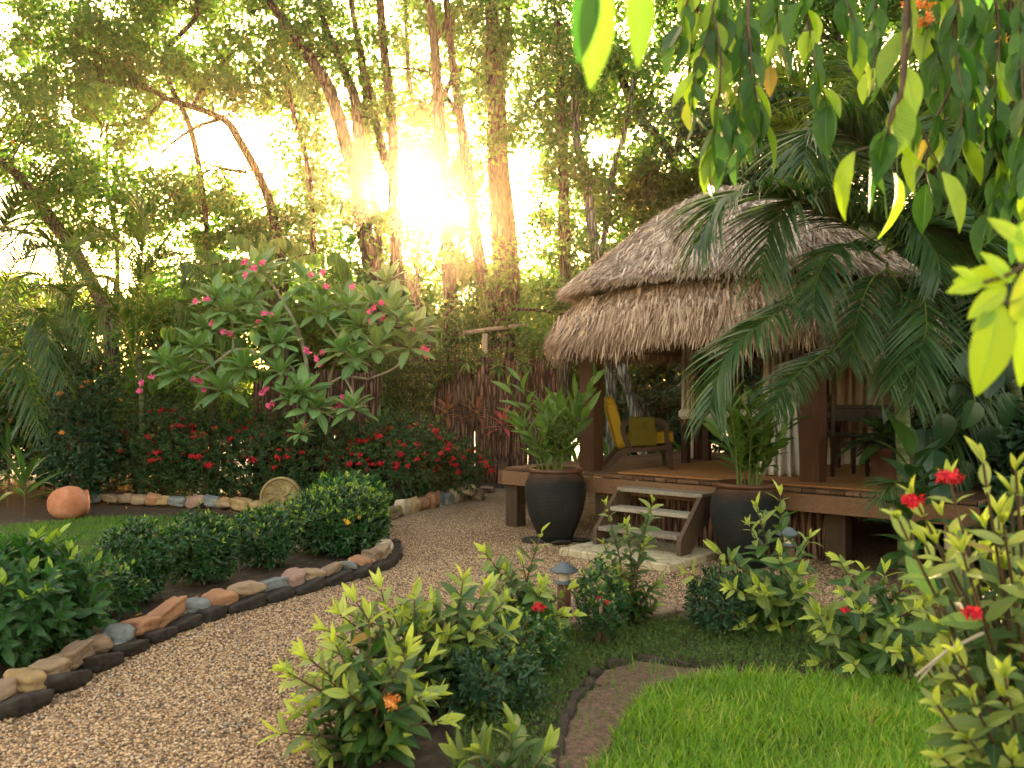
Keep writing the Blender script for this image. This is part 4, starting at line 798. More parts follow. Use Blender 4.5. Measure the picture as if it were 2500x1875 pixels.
# broad bladed plants
def rosette(name, c, n, L, W, label, catn, mat, s_, el=(.3, 1.4), droop=.35, group=None, stemh=0.0, K=8, spread=.03, zlo=.45):
    seed(s_); t_ = thing(name, c, label, catn, group); c = np.array(c, float); mb = MB(); a = np.arange(n) * 2.4 + rng.random(n) * .5; e = np.linspace(el[0], el[1], n)
    z = np.linspace(max(0, stemh * zlo), stemh, n) if stemh else np.zeros(n)
    d = np.stack([np.cos(a) * np.cos(e), np.sin(a) * np.cos(e), np.sin(e)], 1); nr = np.stack([-np.cos(a) * np.sin(e), -np.sin(a) * np.sin(e), np.cos(e)], 1)
    pos = c + np.stack([np.cos(a) * spread, np.sin(a) * spread, z], 1); LL = L * rng.uniform(.7, 1.1, n) * (1 - .3 * np.linspace(0, 1, n))
    for k in range(3):
        i = np.arange(k, n, 3); mb.scatter(leafT(K, W, p=.8, droop=droop * (1 + .5 * (k - 1)), fold=.3), pos[i], d[i], nr[i], LL[i], age=rng.random(len(i)) * .35)
    mb.build('foliage', mat, t_)
    st = MB(); st.tube([c + (0, 0, -.01 if c[2] < .01 else 0), c + (.01, 0, stemh * .5 + .02), c + (0, 0, stemh + .05)], [max(.014, spread * .5)] * 3, 7); st.build('stem', M['twig'] if stemh else M['gstem'], t_); return t_
GB = 'broad bladed plants in the shade on the left'
for i, (px, py, n, L, W, st) in enumerate([(60, 1262, 16, .75, .14, .55), (130, 1225, 12, 1.1, .15, .55), (215, 1235, 12, 1.15, .15, .35), (265, 1220, 10, 1.1, .16, .55), (20, 1240, 12, .8, .14, .9), (500, 1222, 12, .6, .13, .5)]):
    g = G(px, py); rosette('broad_leaf_plant', (g[0], g[1], 0), n, L, W, ['arching green blades nearest the terracotta jar on its left', 'tall upright blades behind the terracotta jar', 'tall blades right behind the terracotta jar', 'upright blades beneath the orange-flowered bush', 'stemmed blades at the left picture edge', 'green blades poking out of the red-flowered shrubs'][i], 'broad leaf plant', M['darkleaf'] if i != 0 else M['bush'], 80 + i, (.35, 1.45), .35, GB, st)
rosette('broad_leaf_plant', P(925, 1010, 14.6) * (1, 1, 0) + (0, 0, .0), 20, .75, .13, 'bright green fountain of blades left of the fence creeper', 'broad leaf plant', M['ginger'], 90, (.4, 1.4), .3, None, 1.1)
rosette('broad_leaf_plant', P(930, 760, 17.0) * (1, 1, 0), 16, 1.1, .16, 'bird nest plant on top behind the fence', 'broad leaf plant', M['ginger'], 91, (.4, 1.4), .3, None, 2.7)
rosette('broad_leaf_plant', P(1065, 810, 15.9) * (1, 1, 0), 20, .9, .13, 'sunlit blades above the creeper on the fence', 'broad leaf plant', M['ginger'], 191, (.3, 1.4), .35, None, 2.45)
GC = 'red cordylines before the fence'
for i, (px, py, h, lab, mt_) in enumerate([(1090, 985, 1.45, 'tall bronze cordyline before the creeper edge', 'red_cord'), (1165, 985, 1.45, 'bronze cordyline in the middle of the log fence', 'red_cord'), (1228, 1015, 1.25, 'bright pink cordyline against the log fence', 'pink_cord'), (1110, 1080, .95, 'dark red cordyline above the red flowers', 'red_cord')]):
    p = P(px, py, 14.6 - .3 * (i == 3)); rosette('cordyline', (p[0], p[1], 0), 17, .42, .22, lab, 'cordyline', M[mt_], 95 + i, (-.2, 1.3), .3, GC, p[2] - .05, zlo=.84)
# creeper on the fence
def creeper():
    seed(101); t_ = thing('creeper', (-1.9, 15.6, 0), 'small-leaved creeper draped over the top of the log fence', 'creeper')
    n = 32000; px = rng.uniform(930, 1320, n); py = rng.uniform(850, 1160, n)
    lim = np.interp(px, [930, 975, 1020, 1060, 1090, 1180, 1240, 1320], [1160, 1120, 1010, 980, 915, 890, 872, 868]) + 18 * np.sin(px * .11) + 10 * np.sin(px * .37)
    k = py < lim; px, py = px[k], py[k]; n = len(px); Yd = 15.58 - rng.random(n) * .14 * np.clip((lim[k] - py) / 60, .2, 1); 
    p = np.stack([(px - 1250) * Yd / FP, Yd, EYE - (py - HZ) * Yd / FP], 1); top = p[:, 2] > 2.3; p[top, 1] += rng.random(top.sum()) * .3
    p[:, 2] += np.where(top, .08 * nz(p, 3), 0)
    MB().scatter(leafT(2, .7), p, rdir(n) * .8 + (0, -.3, -.3), rdir(n) * .7 + (0, -1, .5), rng.uniform(.022, .05, n), age=(rng.random(n) < .12) * .6).build('foliage', M['canopy2'], t_)
    mb = MB()
    for k in range(14): x = -2.6 + k * .2; mb.tube(cat([(x, 15.6, 0.02), (x + .1 * math.sin(k), 15.58, 1.2), (x + .15 * math.cos(k), 15.6, 2.3)], 8), .01, 5)
    mb.build('stem', M['twig'], t_)
creeper()
for i, (px, py) in enumerate([(1142, 895), (1215, 905), (1280, 898)]):
    p = P(px, py, 15.45); rosette('orchid_plant', p, 26, .27, .28, ['yellow-green orchid on the creeper edge of the fence', 'hanging orchid with most leaves, middle of the fence top', 'small orchid on the right part of the fence'][i], 'orchid', M['ginger'], 103 + i, (-.9, 1.2), .4, 'orchids on the fence', .10, 5)

# lance-leaved shrubs: stems run from the base to given tips
def tip_shrub(name, base, tips, L, W, label, catn, mat, s_, group=None, pairs=9, young=.35, leafT_=None, drp=.22, from_=.25, stemm='twig', side=.5, flowers=(), r0=.009, whorl=4, yfr=.78):
    seed(s_); base = np.array(base, float); t_ = thing(name, base, label, catn, group); ms = MB(); mb = MB()
    for k, tp_ in enumerate(tips):
        tp_ = np.array(tp_, float); b = base + (random.uniform(-.05, .05), random.uniform(-.05, .05), 0)
        mid = (b + tp_) / 2 + (tp_ - b) * (.0) + np.array((-(tp_[0] - b[0]) * .18, -(tp_[1] - b[1]) * .18, abs(tp_[2] - b[2]) * .06)); p = cat([b, mid, tp_], 20); ms.tube(p, np.linspace(r0, r0 * .35, 20), 6)
        m_ = pairs + random.randint(-1, 2); tt = np.linspace(from_ + random.uniform(-.05, .1), .97, m_); tan = unit(np.gradient(p, axis=0)); 
        for j, u in enumerate(tt):
            q = p[int(u * 19)]; tg = tan[int(u * 19)]; a0 = j * 1.57 + random.uniform(-.3, .3); ref = unit(np.cross(tg, (.3, .9, .1))); r2 = np.cross(tg, ref)
            for sgn in (0, math.pi):
                if random.random() < .08: continue
                a = a0 + sgn; sd = ref * math.cos(a) + r2 * math.sin(a); up_ = .35 + .55 * u; ld = unit(sd + tg * up_ + np.array((0, 0, -.12 * (1 - u)))); nr = unit(tg - ld * np.dot(tg, ld) + rdir(1)[0] * .25)
                ag = np.clip((u - yfr) / (1 - yfr + 1e-6), 0, 1) * young * 1.6 * random.uniform(.5, 1.1) + random.random() * .10
                mb.scatter(leafT(6, W * random.uniform(.85, 1.15), droop=drp * random.uniform(.3, 1.8), fold=.28, p=.9), q[None], ld[None], nr[None], L * random.uniform(.55, 1.25) * (1 - .35 * max(0, u - .7) / .3), age=min(1, ag))
        n = whorl; a = rng.uniform(0, 6.28, n); tg = tan[-1]; ref = unit(np.cross(tg, (.3, .9, .1))); r2 = np.cross(tg, ref); sd = ref * np.cos(a)[:, None] + r2 * np.sin(a)[:, None]
        mb.scatter(leafT(6, W * .8, droop=.05, fold=.5), np.tile(p[-1], (n, 1)), unit(sd * .45 + tg), unit(tg * .3 - sd), L * rng.uniform(.4, .75, n), age=np.clip(young * 2.2 * rng.uniform(.7, 1.1, n), 0, 1))
    ms.build('stem', M[stemm], t_); mb.build('foliage', mat, t_)
    for fp, fr, fm in flowers: flower('flower_cluster', np.array(fp), fr, fm, t_, 40)
    return t_
def tips_px(lst, Y0, jit=.25):
    random.seed(int(Y0 * 100)); return [P(a, b, Y0 + random.uniform(-jit, jit)) for a, b in lst]
GF = 'lance-leaved shrubs along the right path edge'
def fill(lst, x0, x1, y0, y1, n, s_): r_ = random.Random(s_); return lst + [(r_.uniform(x0, x1), r_.uniform(y0, y1)) for _ in range(n)]
tip_shrub('shrub', (-.62, 3.65, 0), tips_px(fill([(750, 1600), (820, 1575), (900, 1510), (700, 1640), (990, 1580), (850, 1690), (950, 1650), (1030, 1700), (760, 1720), (1080, 1760), (690, 1790), (900, 1780)], 720, 1080, 1600, 1860, 16, 1), 3.6, .2), .165, .34, 'yellow-tipped shrub nearest the camera at the bottom', 'shrub', M['fore'], 111, GF, 7, .55, flowers=[(P(960, 1715, 3.5), .05, M['orangef'])])
tip_shrub('shrub', (-.32, 4.45, 0), tips_px(fill([(1130, 1420), (1180, 1445), (1060, 1480), (1110, 1510), (1230, 1470), (1000, 1500), (1240, 1540), (1080, 1570), (1180, 1580), (960, 1540), (850, 1500)], 980, 1240, 1500, 1700, 18, 2), 4.35, .25), .18, .34, 'large spreading shrub with long leaves, second nearest the camera', 'shrub', M['fore'], 112, GF, 8, .45)
tip_shrub('shrub', (.10, 5.35, 0), tips_px(fill([(1322, 1300), (1185, 1350), (1275, 1370), (1235, 1395), (1320, 1430), (1195, 1430), (1385, 1440), (1290, 1480)], 1180, 1400, 1420, 1590, 15, 3), 5.2, .2), .14, .42, 'shrub with tall pale shoots left of the garden light', 'shrub', M['fore'], 113, GF, 9, .5, flowers=[(P(1315, 1485, 5.0), .05, M['redf'])])
tip_shrub('shrub', (.82, 5.75, 0), tips_px([(1480, 1235), (1592, 1228), (1530, 1285), (1475, 1330), (1575, 1330), (1460, 1400), (1610, 1420), (1510, 1400), (1560, 1450), (1600, 1480), (1500, 1470)], 5.7, .12), .125, .44, 'upright shrub standing alone before the steps slab', 'shrub', M['fore'], 114, GF, 12, .35)
tip_shrub('shrub', (1.85, 5.75, 0), tips_px(fill([(1905, 1210), (1848, 1240), (1830, 1285), (1750, 1345), (1775, 1380), (1680, 1400), (1975, 1315), (1905, 1350), (1950, 1400), (1850, 1430), (1800, 1440)], 1740, 2000, 1420, 1580, 20, 4), 5.5, .25), .17, .32, 'tallest near shrub before the right planter', 'shrub', M['fore'], 115, GF, 10, .45)
tip_shrub('shrub', (2.15, 4.95, 0), tips_px(fill([(2050, 1370), (2110, 1395), (2060, 1450), (2160, 1400), (2250, 1395), (2200, 1440), (1990, 1510), (2100, 1500), (2260, 1460), (2180, 1520)], 2000, 2300, 1460, 1640, 22, 5), 4.7, .25), .155, .34, 'spreading shrub right of the tallest near shrub', 'shrub', M['fore'], 116, GF, 8, .45, flowers=[(P(2060, 1490, 4.6), .035, M['redf'])])
tip_shrub('shrub', (-.52, 4.15, 0), tips_px(fill([(830, 1500), (870, 1470), (930, 1440), (800, 1540), (1010, 1450), (960, 1500)], 800, 1060, 1520, 1700, 14, 9), 4.0, .2), .16, .34, 'pale-tipped shrub between the two nearest shrubs', 'shrub', M['fore'], 119, GF, 8, .6)
tip_shrub('shrub', (.02, 3.12, 0), tips_px([(1250, 1780), (1330, 1840), (1180, 1840), (1130, 1850)], 3.1, .1), .16, .45, 'broad pale leaves poking up at the bottom picture edge', 'shrub', M['fore'], 117, GF, 6, .25)
tip_shrub('shrub', (1.60, 2.55, 0), tips_px(fill([(2230, 1210), (2320, 1180), (2400, 1130), (2480, 1150), (2195, 1270), (2260, 1330), (2350, 1350), (2450, 1280), (2420, 1440), (2340, 1600), (2450, 1700), (2300, 1260), (2470, 1850)], 2260, 2560, 1200, 1850, 40, 6), 2.35, .28), .12, .38, 'out of focus red-flowered shrub at the right picture edge', 'shrub', M['fore'], 118, GF, 7, .42, flowers=[(P(2310, 1170, 2.2), .04, M['redf']), (P(2225, 1225, 2.2), .035, M['redf']), (P(2370, 1500, 2.1), .03, M['redf'])])
mb = MB(); mb.tube([P(2235, 1650, 2.2), P(2310, 1590, 2.2), P(2400, 1545, 2.25)], [.003, .004, .005], 6); mb.tube([P(2242, 1665, 2.2), P(2275, 1625, 2.2), P(2300, 1598, 2.2)], [.002, .003, .003], 6); tag(mb.build('dry_twig', M['palewood']), 'forked dry twig sticking out of the right shrub', 'twig')
round_bush('small_bush', (.58, 5.35), .17, .17, .50, 'fine-leaved bush with red buds right of the garden light', 'bush', M['bush'], 1900, .045, 121, None, (M['redf'], 2, .02), tips=.8, up=2.2)
round_bush('small_bush', (1.42, 5.55), .22, .22, .42, 'dark compact bush at the left foot of the tallest near shrub', 'bush', M['darkleaf'], 2600, .045, 122, None, None, tips=.1)
round_bush('small_bush', (-.12, 4.15), .26, .2, .30, 'dark low bush in the shade under the near shrubs', 'bush', M['darkleaf'], 2200, .042, 123, None, None, tips=.15)
round_bush('small_bush', (.0, 4.75), .3, .25, .34, 'low yellow-green bush under the second nearest shrub', 'bush', M['bush'], 2500, .042, 124, None, None, tips=.6)

# potted gingers
def ginger(c, ht, n, spread, label, s_, tall=()):
    seed(s_); t_ = thing('ginger_plant', c, label, 'ginger plant', 'ginger plants in the black planters'); c = np.array(c); ms = MB(); mb = MB()
    for k in range(n):
        a = random.uniform(0, 6.28); r = random.uniform(.03, .2); b = c + (r * math.cos(a), r * math.sin(a), 0); h = ht * random.uniform(.5, 1.05); o_ = random.uniform(.2, 1) * spread
        tip = b + (math.cos(a) * o_, math.sin(a) * o_, h)
        if k < len(tall): tip = np.array(tall[k])
        p = cat([b, (b + tip) / 2 + (-math.cos(a) * o_ * .15, -math.sin(a) * o_ * .15, .05 * h), tip], 20); ms.tube(p, np.linspace(.009, .004, 20), 6); tan = unit(np.gradient(p, axis=0)); az = random.uniform(0, 6.28); sdv = np.array((math.cos(az), math.sin(az), 0))
        for j, u in enumerate(np.linspace(.30, 1, 9)):
            i = min(19, int(u * 19.5)); tg = tan[i]; sg = 1 if j % 2 else -1; ld = unit(sdv * sg * (1.0 - .45 * u) + tg * (.55 + .5 * u) + rdir(1)[0] * .15); nr = unit(tg - ld * np.dot(tg, ld) + rdir(1)[0] * .15)
            mb.scatter(leafT(8, .27 * random.uniform(.85, 1.2), p=.85, droop=.28 * random.uniform(.2, 1.7), fold=.3), p[i][None], ld[None], nr[None], random.uniform(.2, .31), age=random.random() * .35)
    ms.build('stem', M['gstem'], t_); mb.build('foliage', M['ginger'], t_)
g1_ = G(1356, 1322); ginger((g1_[0], g1_[1], .75), .84, 20, .32, 'ginger plant with broad leaves in the left planter', 131, [P(1240, 940, 8.9), P(1270, 930, 9.1), P(1450, 920, 8.8), P(1430, 1010, 8.8), P(1330, 1000, 9.1)])
ginger((2.25, 7.85, .73), .92, 20, .20, 'denser dark ginger plant in the right planter', 132, [P(1840, 965, 7.8), P(1790, 975, 7.9), P(1905, 1075, 7.7), P(1935, 1020, 7.8)])
# bottom right pot with lily
lp = thing('clay_pot', (3.75, 8.1, DK), 'ribbed dark clay pot on the deck at right', 'pot'); c = np.array((3.72, 8.0, DK + .002))
lt([(0, 0), (.15, 0), (.155, .02), (.175, .08), (.17, .09), (.19, .15), (.185, .16), (.21, .24), (.205, .25), (.225, .33), (.24, .34), (.24, .38), (.21, .38), (.20, .34), (0, .33)], c, 'body', M['terrad'], lp)
rosette('lily_plant', c + (0, 0, .34), 46, .55, .34, 'dark broad-leaved lily in the ribbed clay pot', 'lily plant', M['darkleaf'], 133, (.0, 1.4), .55, None, .12, 8)

# palms
def frond(mb, pts, L, n=46, W=.045, plane=None, drp=.35, s0=.14, spread=.9, age=.15, ang=.9, rach=.012, wob=.12, mbs=None, yup=.0):
    p = cat(np.array(pts), 60); tan = unit(np.gradient(p, axis=0)); tt = np.linspace(s0, .995, n); idx = (tt * 59).astype(int)
    (mbs or mb).tube(p, np.linspace(rach, rach * .25, 60), 6, rnd=.9, age=.5)
    for sg in (-1, 1):
        tg = tan[idx]; up = np.array((0, 0, 1.0)) if plane is None else np.array(plane, float); sd = unit(np.cross(tg, up)) * sg
        nrm_ = unit(np.cross(sd * sg, tg)); prof_ = np.sin(np.pi * np.clip(.12 + .80 * (tt - s0) / (1 - s0), 0, 1)) ** .6
        fw = ang + .8 * ((tt - s0) / (1 - s0)) ** 2
        d = unit(sd * spread + tg * fw[:, None] * .8 + nrm_ * .22 + rdir(n) * wob); k2 = n // 2
        for h_, T in ((np.arange(0, n, 2), stripT(5, W, drp, .08, .5)), (np.arange(1, n, 2), stripT(5, W * .9, drp * 1.5, .08, -.4))):
            tv = T[0].copy(); 
            # droop toward the ground: use world-up as leaf normal
            mb.scatter(T, p[idx][h_], d[h_], unit(nrm_[h_] * .5 + np.array((0, 0, .8))), L * prof_[h_] * rng.uniform(.88, 1.08, len(h_)), rnd=rng.random(len(h_)) * .8 + .1, age=age * rng.random(len(h_)))
    return p
def palm(name, base, crown, label, fronds, mat, s_, tr=.06, L=.42, stems=None, group=None, **kw):
    seed(s_); t_ = thing(name, (base[0], base[1], 0), label, 'palm', group)
    mb = MB(); b = np.array((base[0], base[1], 0.0)); cr = np.array(crown, float); mb.tube(cat([b, (b + cr) / 2 + (.05, 0, 0), cr], 24), np.r_[np.linspace(tr, tr * .75, 18), np.linspace(tr * .7, tr * .15, 6)], 12); mb.build('trunk', M['ptrunk'], t_)
    for f in fronds:
        k = dict(kw); 
        if isinstance(f, tuple): f, k2 = f; k.update(k2)
        m_ = MB(); frond(m_, f, k.pop('L', L), **k); m_.build('frond', mat, t_)
    return t_
cr = P(2140, 700, 7.3)
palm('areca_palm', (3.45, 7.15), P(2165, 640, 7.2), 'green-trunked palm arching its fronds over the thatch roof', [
    ([cr, P(2027, 700, 7.0), P(1946, 735, 6.8), P(1864, 788, 6.6), P(1790, 850, 6.5), P(1745, 940, 6.45), P(1733, 1010, 6.4)], dict(L=.60, drp=.25, n=84, W=.055)),
    ([P(2130, 815, 7.2), P(2027, 858, 6.9), P(1966, 898, 6.7), P(1917, 950, 6.5), P(1885, 1000, 6.4)], dict(L=.40, drp=.22, n=76, W=.055)),
    [P(2150, 600, 7.2), P(2040, 530, 7.1), P(1900, 475, 7.0), P(1780, 480, 6.8), P(1700, 600, 6.7)],
    [P(2160, 600, 7.2), P(2120, 540, 7.2), P(2010, 490, 7.2), P(1900, 520, 6.9), P(1850, 680, 6.7)],
    ([P(2160, 620, 7.2), P(2182, 560, 7.1), P(2230, 550, 6.9), P(2280, 610, 6.7), P(2300, 680, 6.6)], dict(L=.5)),
    ([P(2165, 660, 7.2), P(2240, 690, 6.9), P(2262, 790, 6.7), P(2243, 880, 6.6), P(2230, 990, 6.55)], dict(L=.50, drp=.2)),
    [P(2160, 620, 7.2), P(2250, 560, 7.0), P(2360, 600, 6.9), P(2420, 720, 6.8)],
    [P(2170, 600, 7.2), P(2150, 430, 7.3), P(2080, 330, 7.3), P(1990, 320, 7.2), P(1960, 400, 7.0)],
    [P(2170, 600, 7.2), P(2190, 400, 7.3), P(2160, 260, 7.4), P(2080, 160, 7.5)],
    ([P(2160, 640, 7.2), P(2100, 600, 7.0), P(2040, 610, 6.8), P(1995, 680, 6.6), P(1985, 770, 6.5)], dict(L=.5)),
    ([P(2160, 660, 7.2), P(2125, 690, 7.0), P(2092, 780, 6.8), P(2075, 890, 6.7)], dict(L=.42)),
    ([P(2165, 650, 7.2), P(2200, 720, 7.0), P(2190, 830, 6.8), P(2170, 950, 6.7)], dict(L=.45)),
    ([P(2230, 1240, 6.9), P(2215, 1190, 6.8), P(2175, 1180, 6.7), P(2140, 1235, 6.6)], dict(L=.30, n=50, W=.04))],
    M['palm'], 141, .075, .76, n=84, W=.052, drp=.30)
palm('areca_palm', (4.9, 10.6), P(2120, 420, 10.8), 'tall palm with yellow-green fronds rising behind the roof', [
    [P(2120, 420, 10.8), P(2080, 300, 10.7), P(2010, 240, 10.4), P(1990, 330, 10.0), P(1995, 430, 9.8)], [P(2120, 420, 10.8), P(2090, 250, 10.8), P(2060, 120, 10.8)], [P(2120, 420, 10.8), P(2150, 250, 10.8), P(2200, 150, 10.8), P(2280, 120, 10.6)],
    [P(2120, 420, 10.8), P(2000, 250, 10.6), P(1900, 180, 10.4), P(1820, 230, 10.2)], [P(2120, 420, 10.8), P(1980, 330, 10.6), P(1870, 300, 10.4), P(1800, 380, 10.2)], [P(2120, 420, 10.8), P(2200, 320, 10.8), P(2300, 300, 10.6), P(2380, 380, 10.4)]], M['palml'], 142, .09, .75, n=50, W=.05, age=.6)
palm('areca_palm', (5.3, 8.2), P(2420, 700, 8.3), 'dark palm half hidden at the right picture edge', [
    [P(2420, 700, 8.3), P(2350, 640, 8.1), P(2270, 700, 7.8), P(2240, 820, 7.6)], [P(2420, 700, 8.3), P(2470, 600, 8.1), P(2540, 600, 7.9)], [P(2420, 700, 8.3), P(2380, 760, 8), P(2360, 900, 7.7), P(2350, 1020, 7.5)], [P(2420, 700, 8.3), P(2400, 560, 8.3), P(2350, 470, 8.2), P(2290, 450, 8.0)], [P(2450, 900, 8.3), P(2400, 1000, 8.1), P(2340, 1050, 7.8), P(2300, 1150, 7.7)]], M['palm'], 143, .07, .6, n=44)
YL = 12.6
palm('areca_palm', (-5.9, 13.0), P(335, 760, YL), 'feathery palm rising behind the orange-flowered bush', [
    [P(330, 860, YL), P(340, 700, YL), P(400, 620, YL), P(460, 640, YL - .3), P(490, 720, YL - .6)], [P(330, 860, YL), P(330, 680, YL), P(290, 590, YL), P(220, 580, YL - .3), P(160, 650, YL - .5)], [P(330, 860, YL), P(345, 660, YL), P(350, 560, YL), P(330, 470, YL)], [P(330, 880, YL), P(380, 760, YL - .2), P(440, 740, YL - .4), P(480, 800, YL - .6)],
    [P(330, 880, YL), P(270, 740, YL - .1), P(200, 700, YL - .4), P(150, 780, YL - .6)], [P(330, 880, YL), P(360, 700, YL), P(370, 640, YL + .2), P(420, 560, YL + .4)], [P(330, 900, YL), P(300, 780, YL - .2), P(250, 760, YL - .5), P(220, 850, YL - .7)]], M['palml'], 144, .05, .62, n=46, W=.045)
palm('areca_palm', (-8.4, 13.2), P(-30, 800, 12.4), 'dark feathery palm at the left picture edge', [
    [P(-30, 800, 12.4), P(40, 640, 12.3), P(130, 600, 12.1), P(210, 680, 11.8)], [P(-30, 800, 12.4), P(0, 600, 12.4), P(30, 520, 12.3), P(60, 470, 12.2)], [P(-30, 800, 12.4), P(80, 700, 12.2), P(170, 730, 12), P(230, 850, 11.8)], [P(-60, 800, 12.4), P(-60, 640, 12.2), P(-20, 560, 12), P(70, 580, 11.8), P(110, 680, 11.6)],
    [P(-40, 900, 12.2), P(20, 850, 12.0), P(70, 920, 11.7), P(100, 1070, 11.5)], [P(-40, 900, 12.2), P(60, 800, 12), P(120, 840, 11.8), P(160, 940, 11.6)], [P(-40, 850, 12.3), P(60, 760, 12), P(110, 780, 11.8), P(120, 880, 11.6)]], M['palm'], 145, .05, .68, n=46, W=.045)
palm('areca_palm', (-7.4, 14.2), P(150, 760, 13.8), 'sunlit feathery palm between the two left palms', [
    [P(150, 760, 13.8), P(170, 620, 13.8), P(230, 560, 13.6), P(300, 600, 13.4)], [P(150, 760, 13.8), P(140, 620, 13.8), P(90, 560, 13.6)], [P(150, 760, 13.8), P(200, 680, 13.6), P(280, 690, 13.4), P(320, 780, 13.2)], [P(150, 760, 13.8), P(110, 680, 13.6), P(50, 680, 13.4), P(20, 760, 13.2)], [P(150, 780, 13.8), P(170, 700, 13.8), P(180, 620, 13.9), P(200, 540, 14)]], M['palml'], 146, .05, .65, n=42, W=.045)

# frangipani
def frangipani():
    seed(151); Y0 = 12.2; t_ = thing('frangipani_tree', P(960, 1100, Y0) * (1, 1, 0), 'frangipani tree with pink flowers over the red shrubs', 'tree'); tr = MB(); fo = MB()
    B = lambda pts, r0, r1: tr.tube(cat([P(a, b, Y0 + c) for a, b, c in pts], 26), np.linspace(r0, r1, 26), 9, bump=.08, bf=8)
    base = P(830, 1240, Y0 + .3); base[2] = 0
    tr.tube(cat([base, P(820, 1100, Y0 + .2), P(750, 965, Y0), P(730, 935, Y0)], 24), np.linspace(.055, .035, 24), 10, bump=.08, bf=8)
    B([(730, 935, 0), (680, 900, -.1), (620, 860, -.2), (570, 855, -.2), (520, 890, -.3), (455, 930, -.4)], .036, .018)
    B([(755, 965, 0), (750, 900, .0), (735, 830, .1), (710, 770, .1), (690, 735, .1), (660, 690, .0), (632, 672, .0)], .034, .016)
    B([(688, 730, .1), (720, 715, .2), (730, 703, .2)], .016, .012); B([(640, 870, -.2), (660, 880, -.3), (690, 885, -.3), (715, 900, -.35), (720, 930, -.4)], .018, .014)
    B([(570, 858, -.2), (568, 800, -.3), (560, 770, -.3)], .016, .012); B([(520, 890, -.3), (480, 880, -.4), (450, 870, -.4)], .015, .012); B([(755, 965, 0), (800, 940, -.2), (840, 920, -.3), (900, 925, -.4)], .028, .016)
    B([(800, 940, -.2), (820, 880, -.2), (850, 830, -.2), (830, 790, -.1)], .02, .013); B([(840, 920, -.3), (860, 960, -.5), (855, 1000, -.6)], .018, .012); B([(820, 880, -.2), (850, 900, -.4), (880, 870, -.4)], .016, .012); B([(830, 830, -.1), (800, 790, 0), (780, 770, 0)], .014, .012)
    B([(900, 925, -.4), (960, 900, -.5), (1000, 860, -.5)], .016, .011); B([(755, 965, 0), (700, 990, -.4), (670, 1000, -.5)], .022, .012)
    rs = [(632, 665, 0, 1.1), (745, 690, .2, 1), (525, 730, -.2, 1), (610, 740, -.2, .95), (615, 800, -.3, 1.05), (660, 790, -.3, 1), (560, 765, -.3, .9), (440, 915, -.4, 1.1), (405, 890, -.4, .9), (480, 850, -.4, .9), (545, 955, -.5, 1.1), (600, 900, -.5, 1), (780, 765, 0, 1), (850, 755, 0, 1.1), (915, 745, -.1, 1.1), (880, 800, -.2, 1), (960, 760, -.3, 1.15), (990, 800, -.4, 1.1), (920, 850, -.4, 1.1), (835, 860, -.4, 1.1), (870, 880, -.5, 1), (1000, 850, -.5, 1), (770, 1000, -.6, 1.15), (740, 960, -.6, 1), (710, 975, -.6, .9), (860, 1000, -.6, .9), (735, 1060, -.7, .6), (680, 840, -.4, .9), (690, 910, -.5, .9), (1020, 810, -.4, .9), (500, 800, -.2, .9), (945, 690, .1, .9)]
    for a, b, c, s in rs:
        q = P(a, b, Y0 + c); n = 18; az = np.arange(n) * 2.4 + random.random() * 6; e = np.linspace(-.35, 1.25, n); ax = unit(np.array((random.uniform(-.3, .3), -.35, 1))); rt = np.array(Vector((0, 0, 1)).rotation_difference(Vector(ax)).to_matrix())
        d = np.stack([np.cos(az) * np.cos(e), np.sin(az) * np.cos(e), np.sin(e)], 1) @ rt.T; nr = np.stack([-np.cos(az) * np.sin(e), -np.sin(az) * np.sin(e), np.cos(e)], 1) @ rt.T
        for k in range(3):
            i = np.arange(k, n, 3); fo.scatter(leafT(7, .38, p=1.15, q=.8, droop=.10 + .12 * k, fold=.22), q + d[i] * .03, d[i], nr[i], s * .40 * rng.uniform(.7, 1.1, len(i)), age=rng.random(len(i)) * .3)
    tr.build('trunk', M['pstem'], t_); fo.build('crown', M['plum'], t_)
    fl = [(620, 655), (600, 640), (640, 640), (760, 670), (790, 665), (795, 700), (475, 735), (505, 730), (520, 790), (545, 810), (560, 812), (645, 765), (630, 785), (660, 770), (370, 920), (345, 935), (340, 955), (475, 925), (490, 930), (500, 950), (530, 925), (650, 950), (640, 965), (665, 985), (690, 975), (715, 955), (655, 990), (900, 760), (915, 750), (930, 740), (935, 775), (905, 785), (1010, 810), (1025, 830), (1035, 850), (1040, 870), (1000, 840), (790, 860), (775, 875), (780, 890), (830, 985), (820, 1000), (835, 970), (860, 700), (750, 855), (1045, 855), (600, 670), (740, 1035), (745, 1045)]
    for a, b in fl:
        q = P(a, b, Y0 - .45); m_ = MB(); n = 3; c = q + rng.normal(0, .013, (n, 3))
        for k in range(5):
            an = k * 1.2566 + rng.random(n); m_.scatter(leafT(3, .55, fold=.15, droop=.2), c, np.stack([np.cos(an), np.full(n, -.5), np.sin(an)], 1), np.tile((0, -1.0, .2), (n, 1)), .046)
        m_.build('flower_cluster', M['pinkf'], t_)
frangipani()

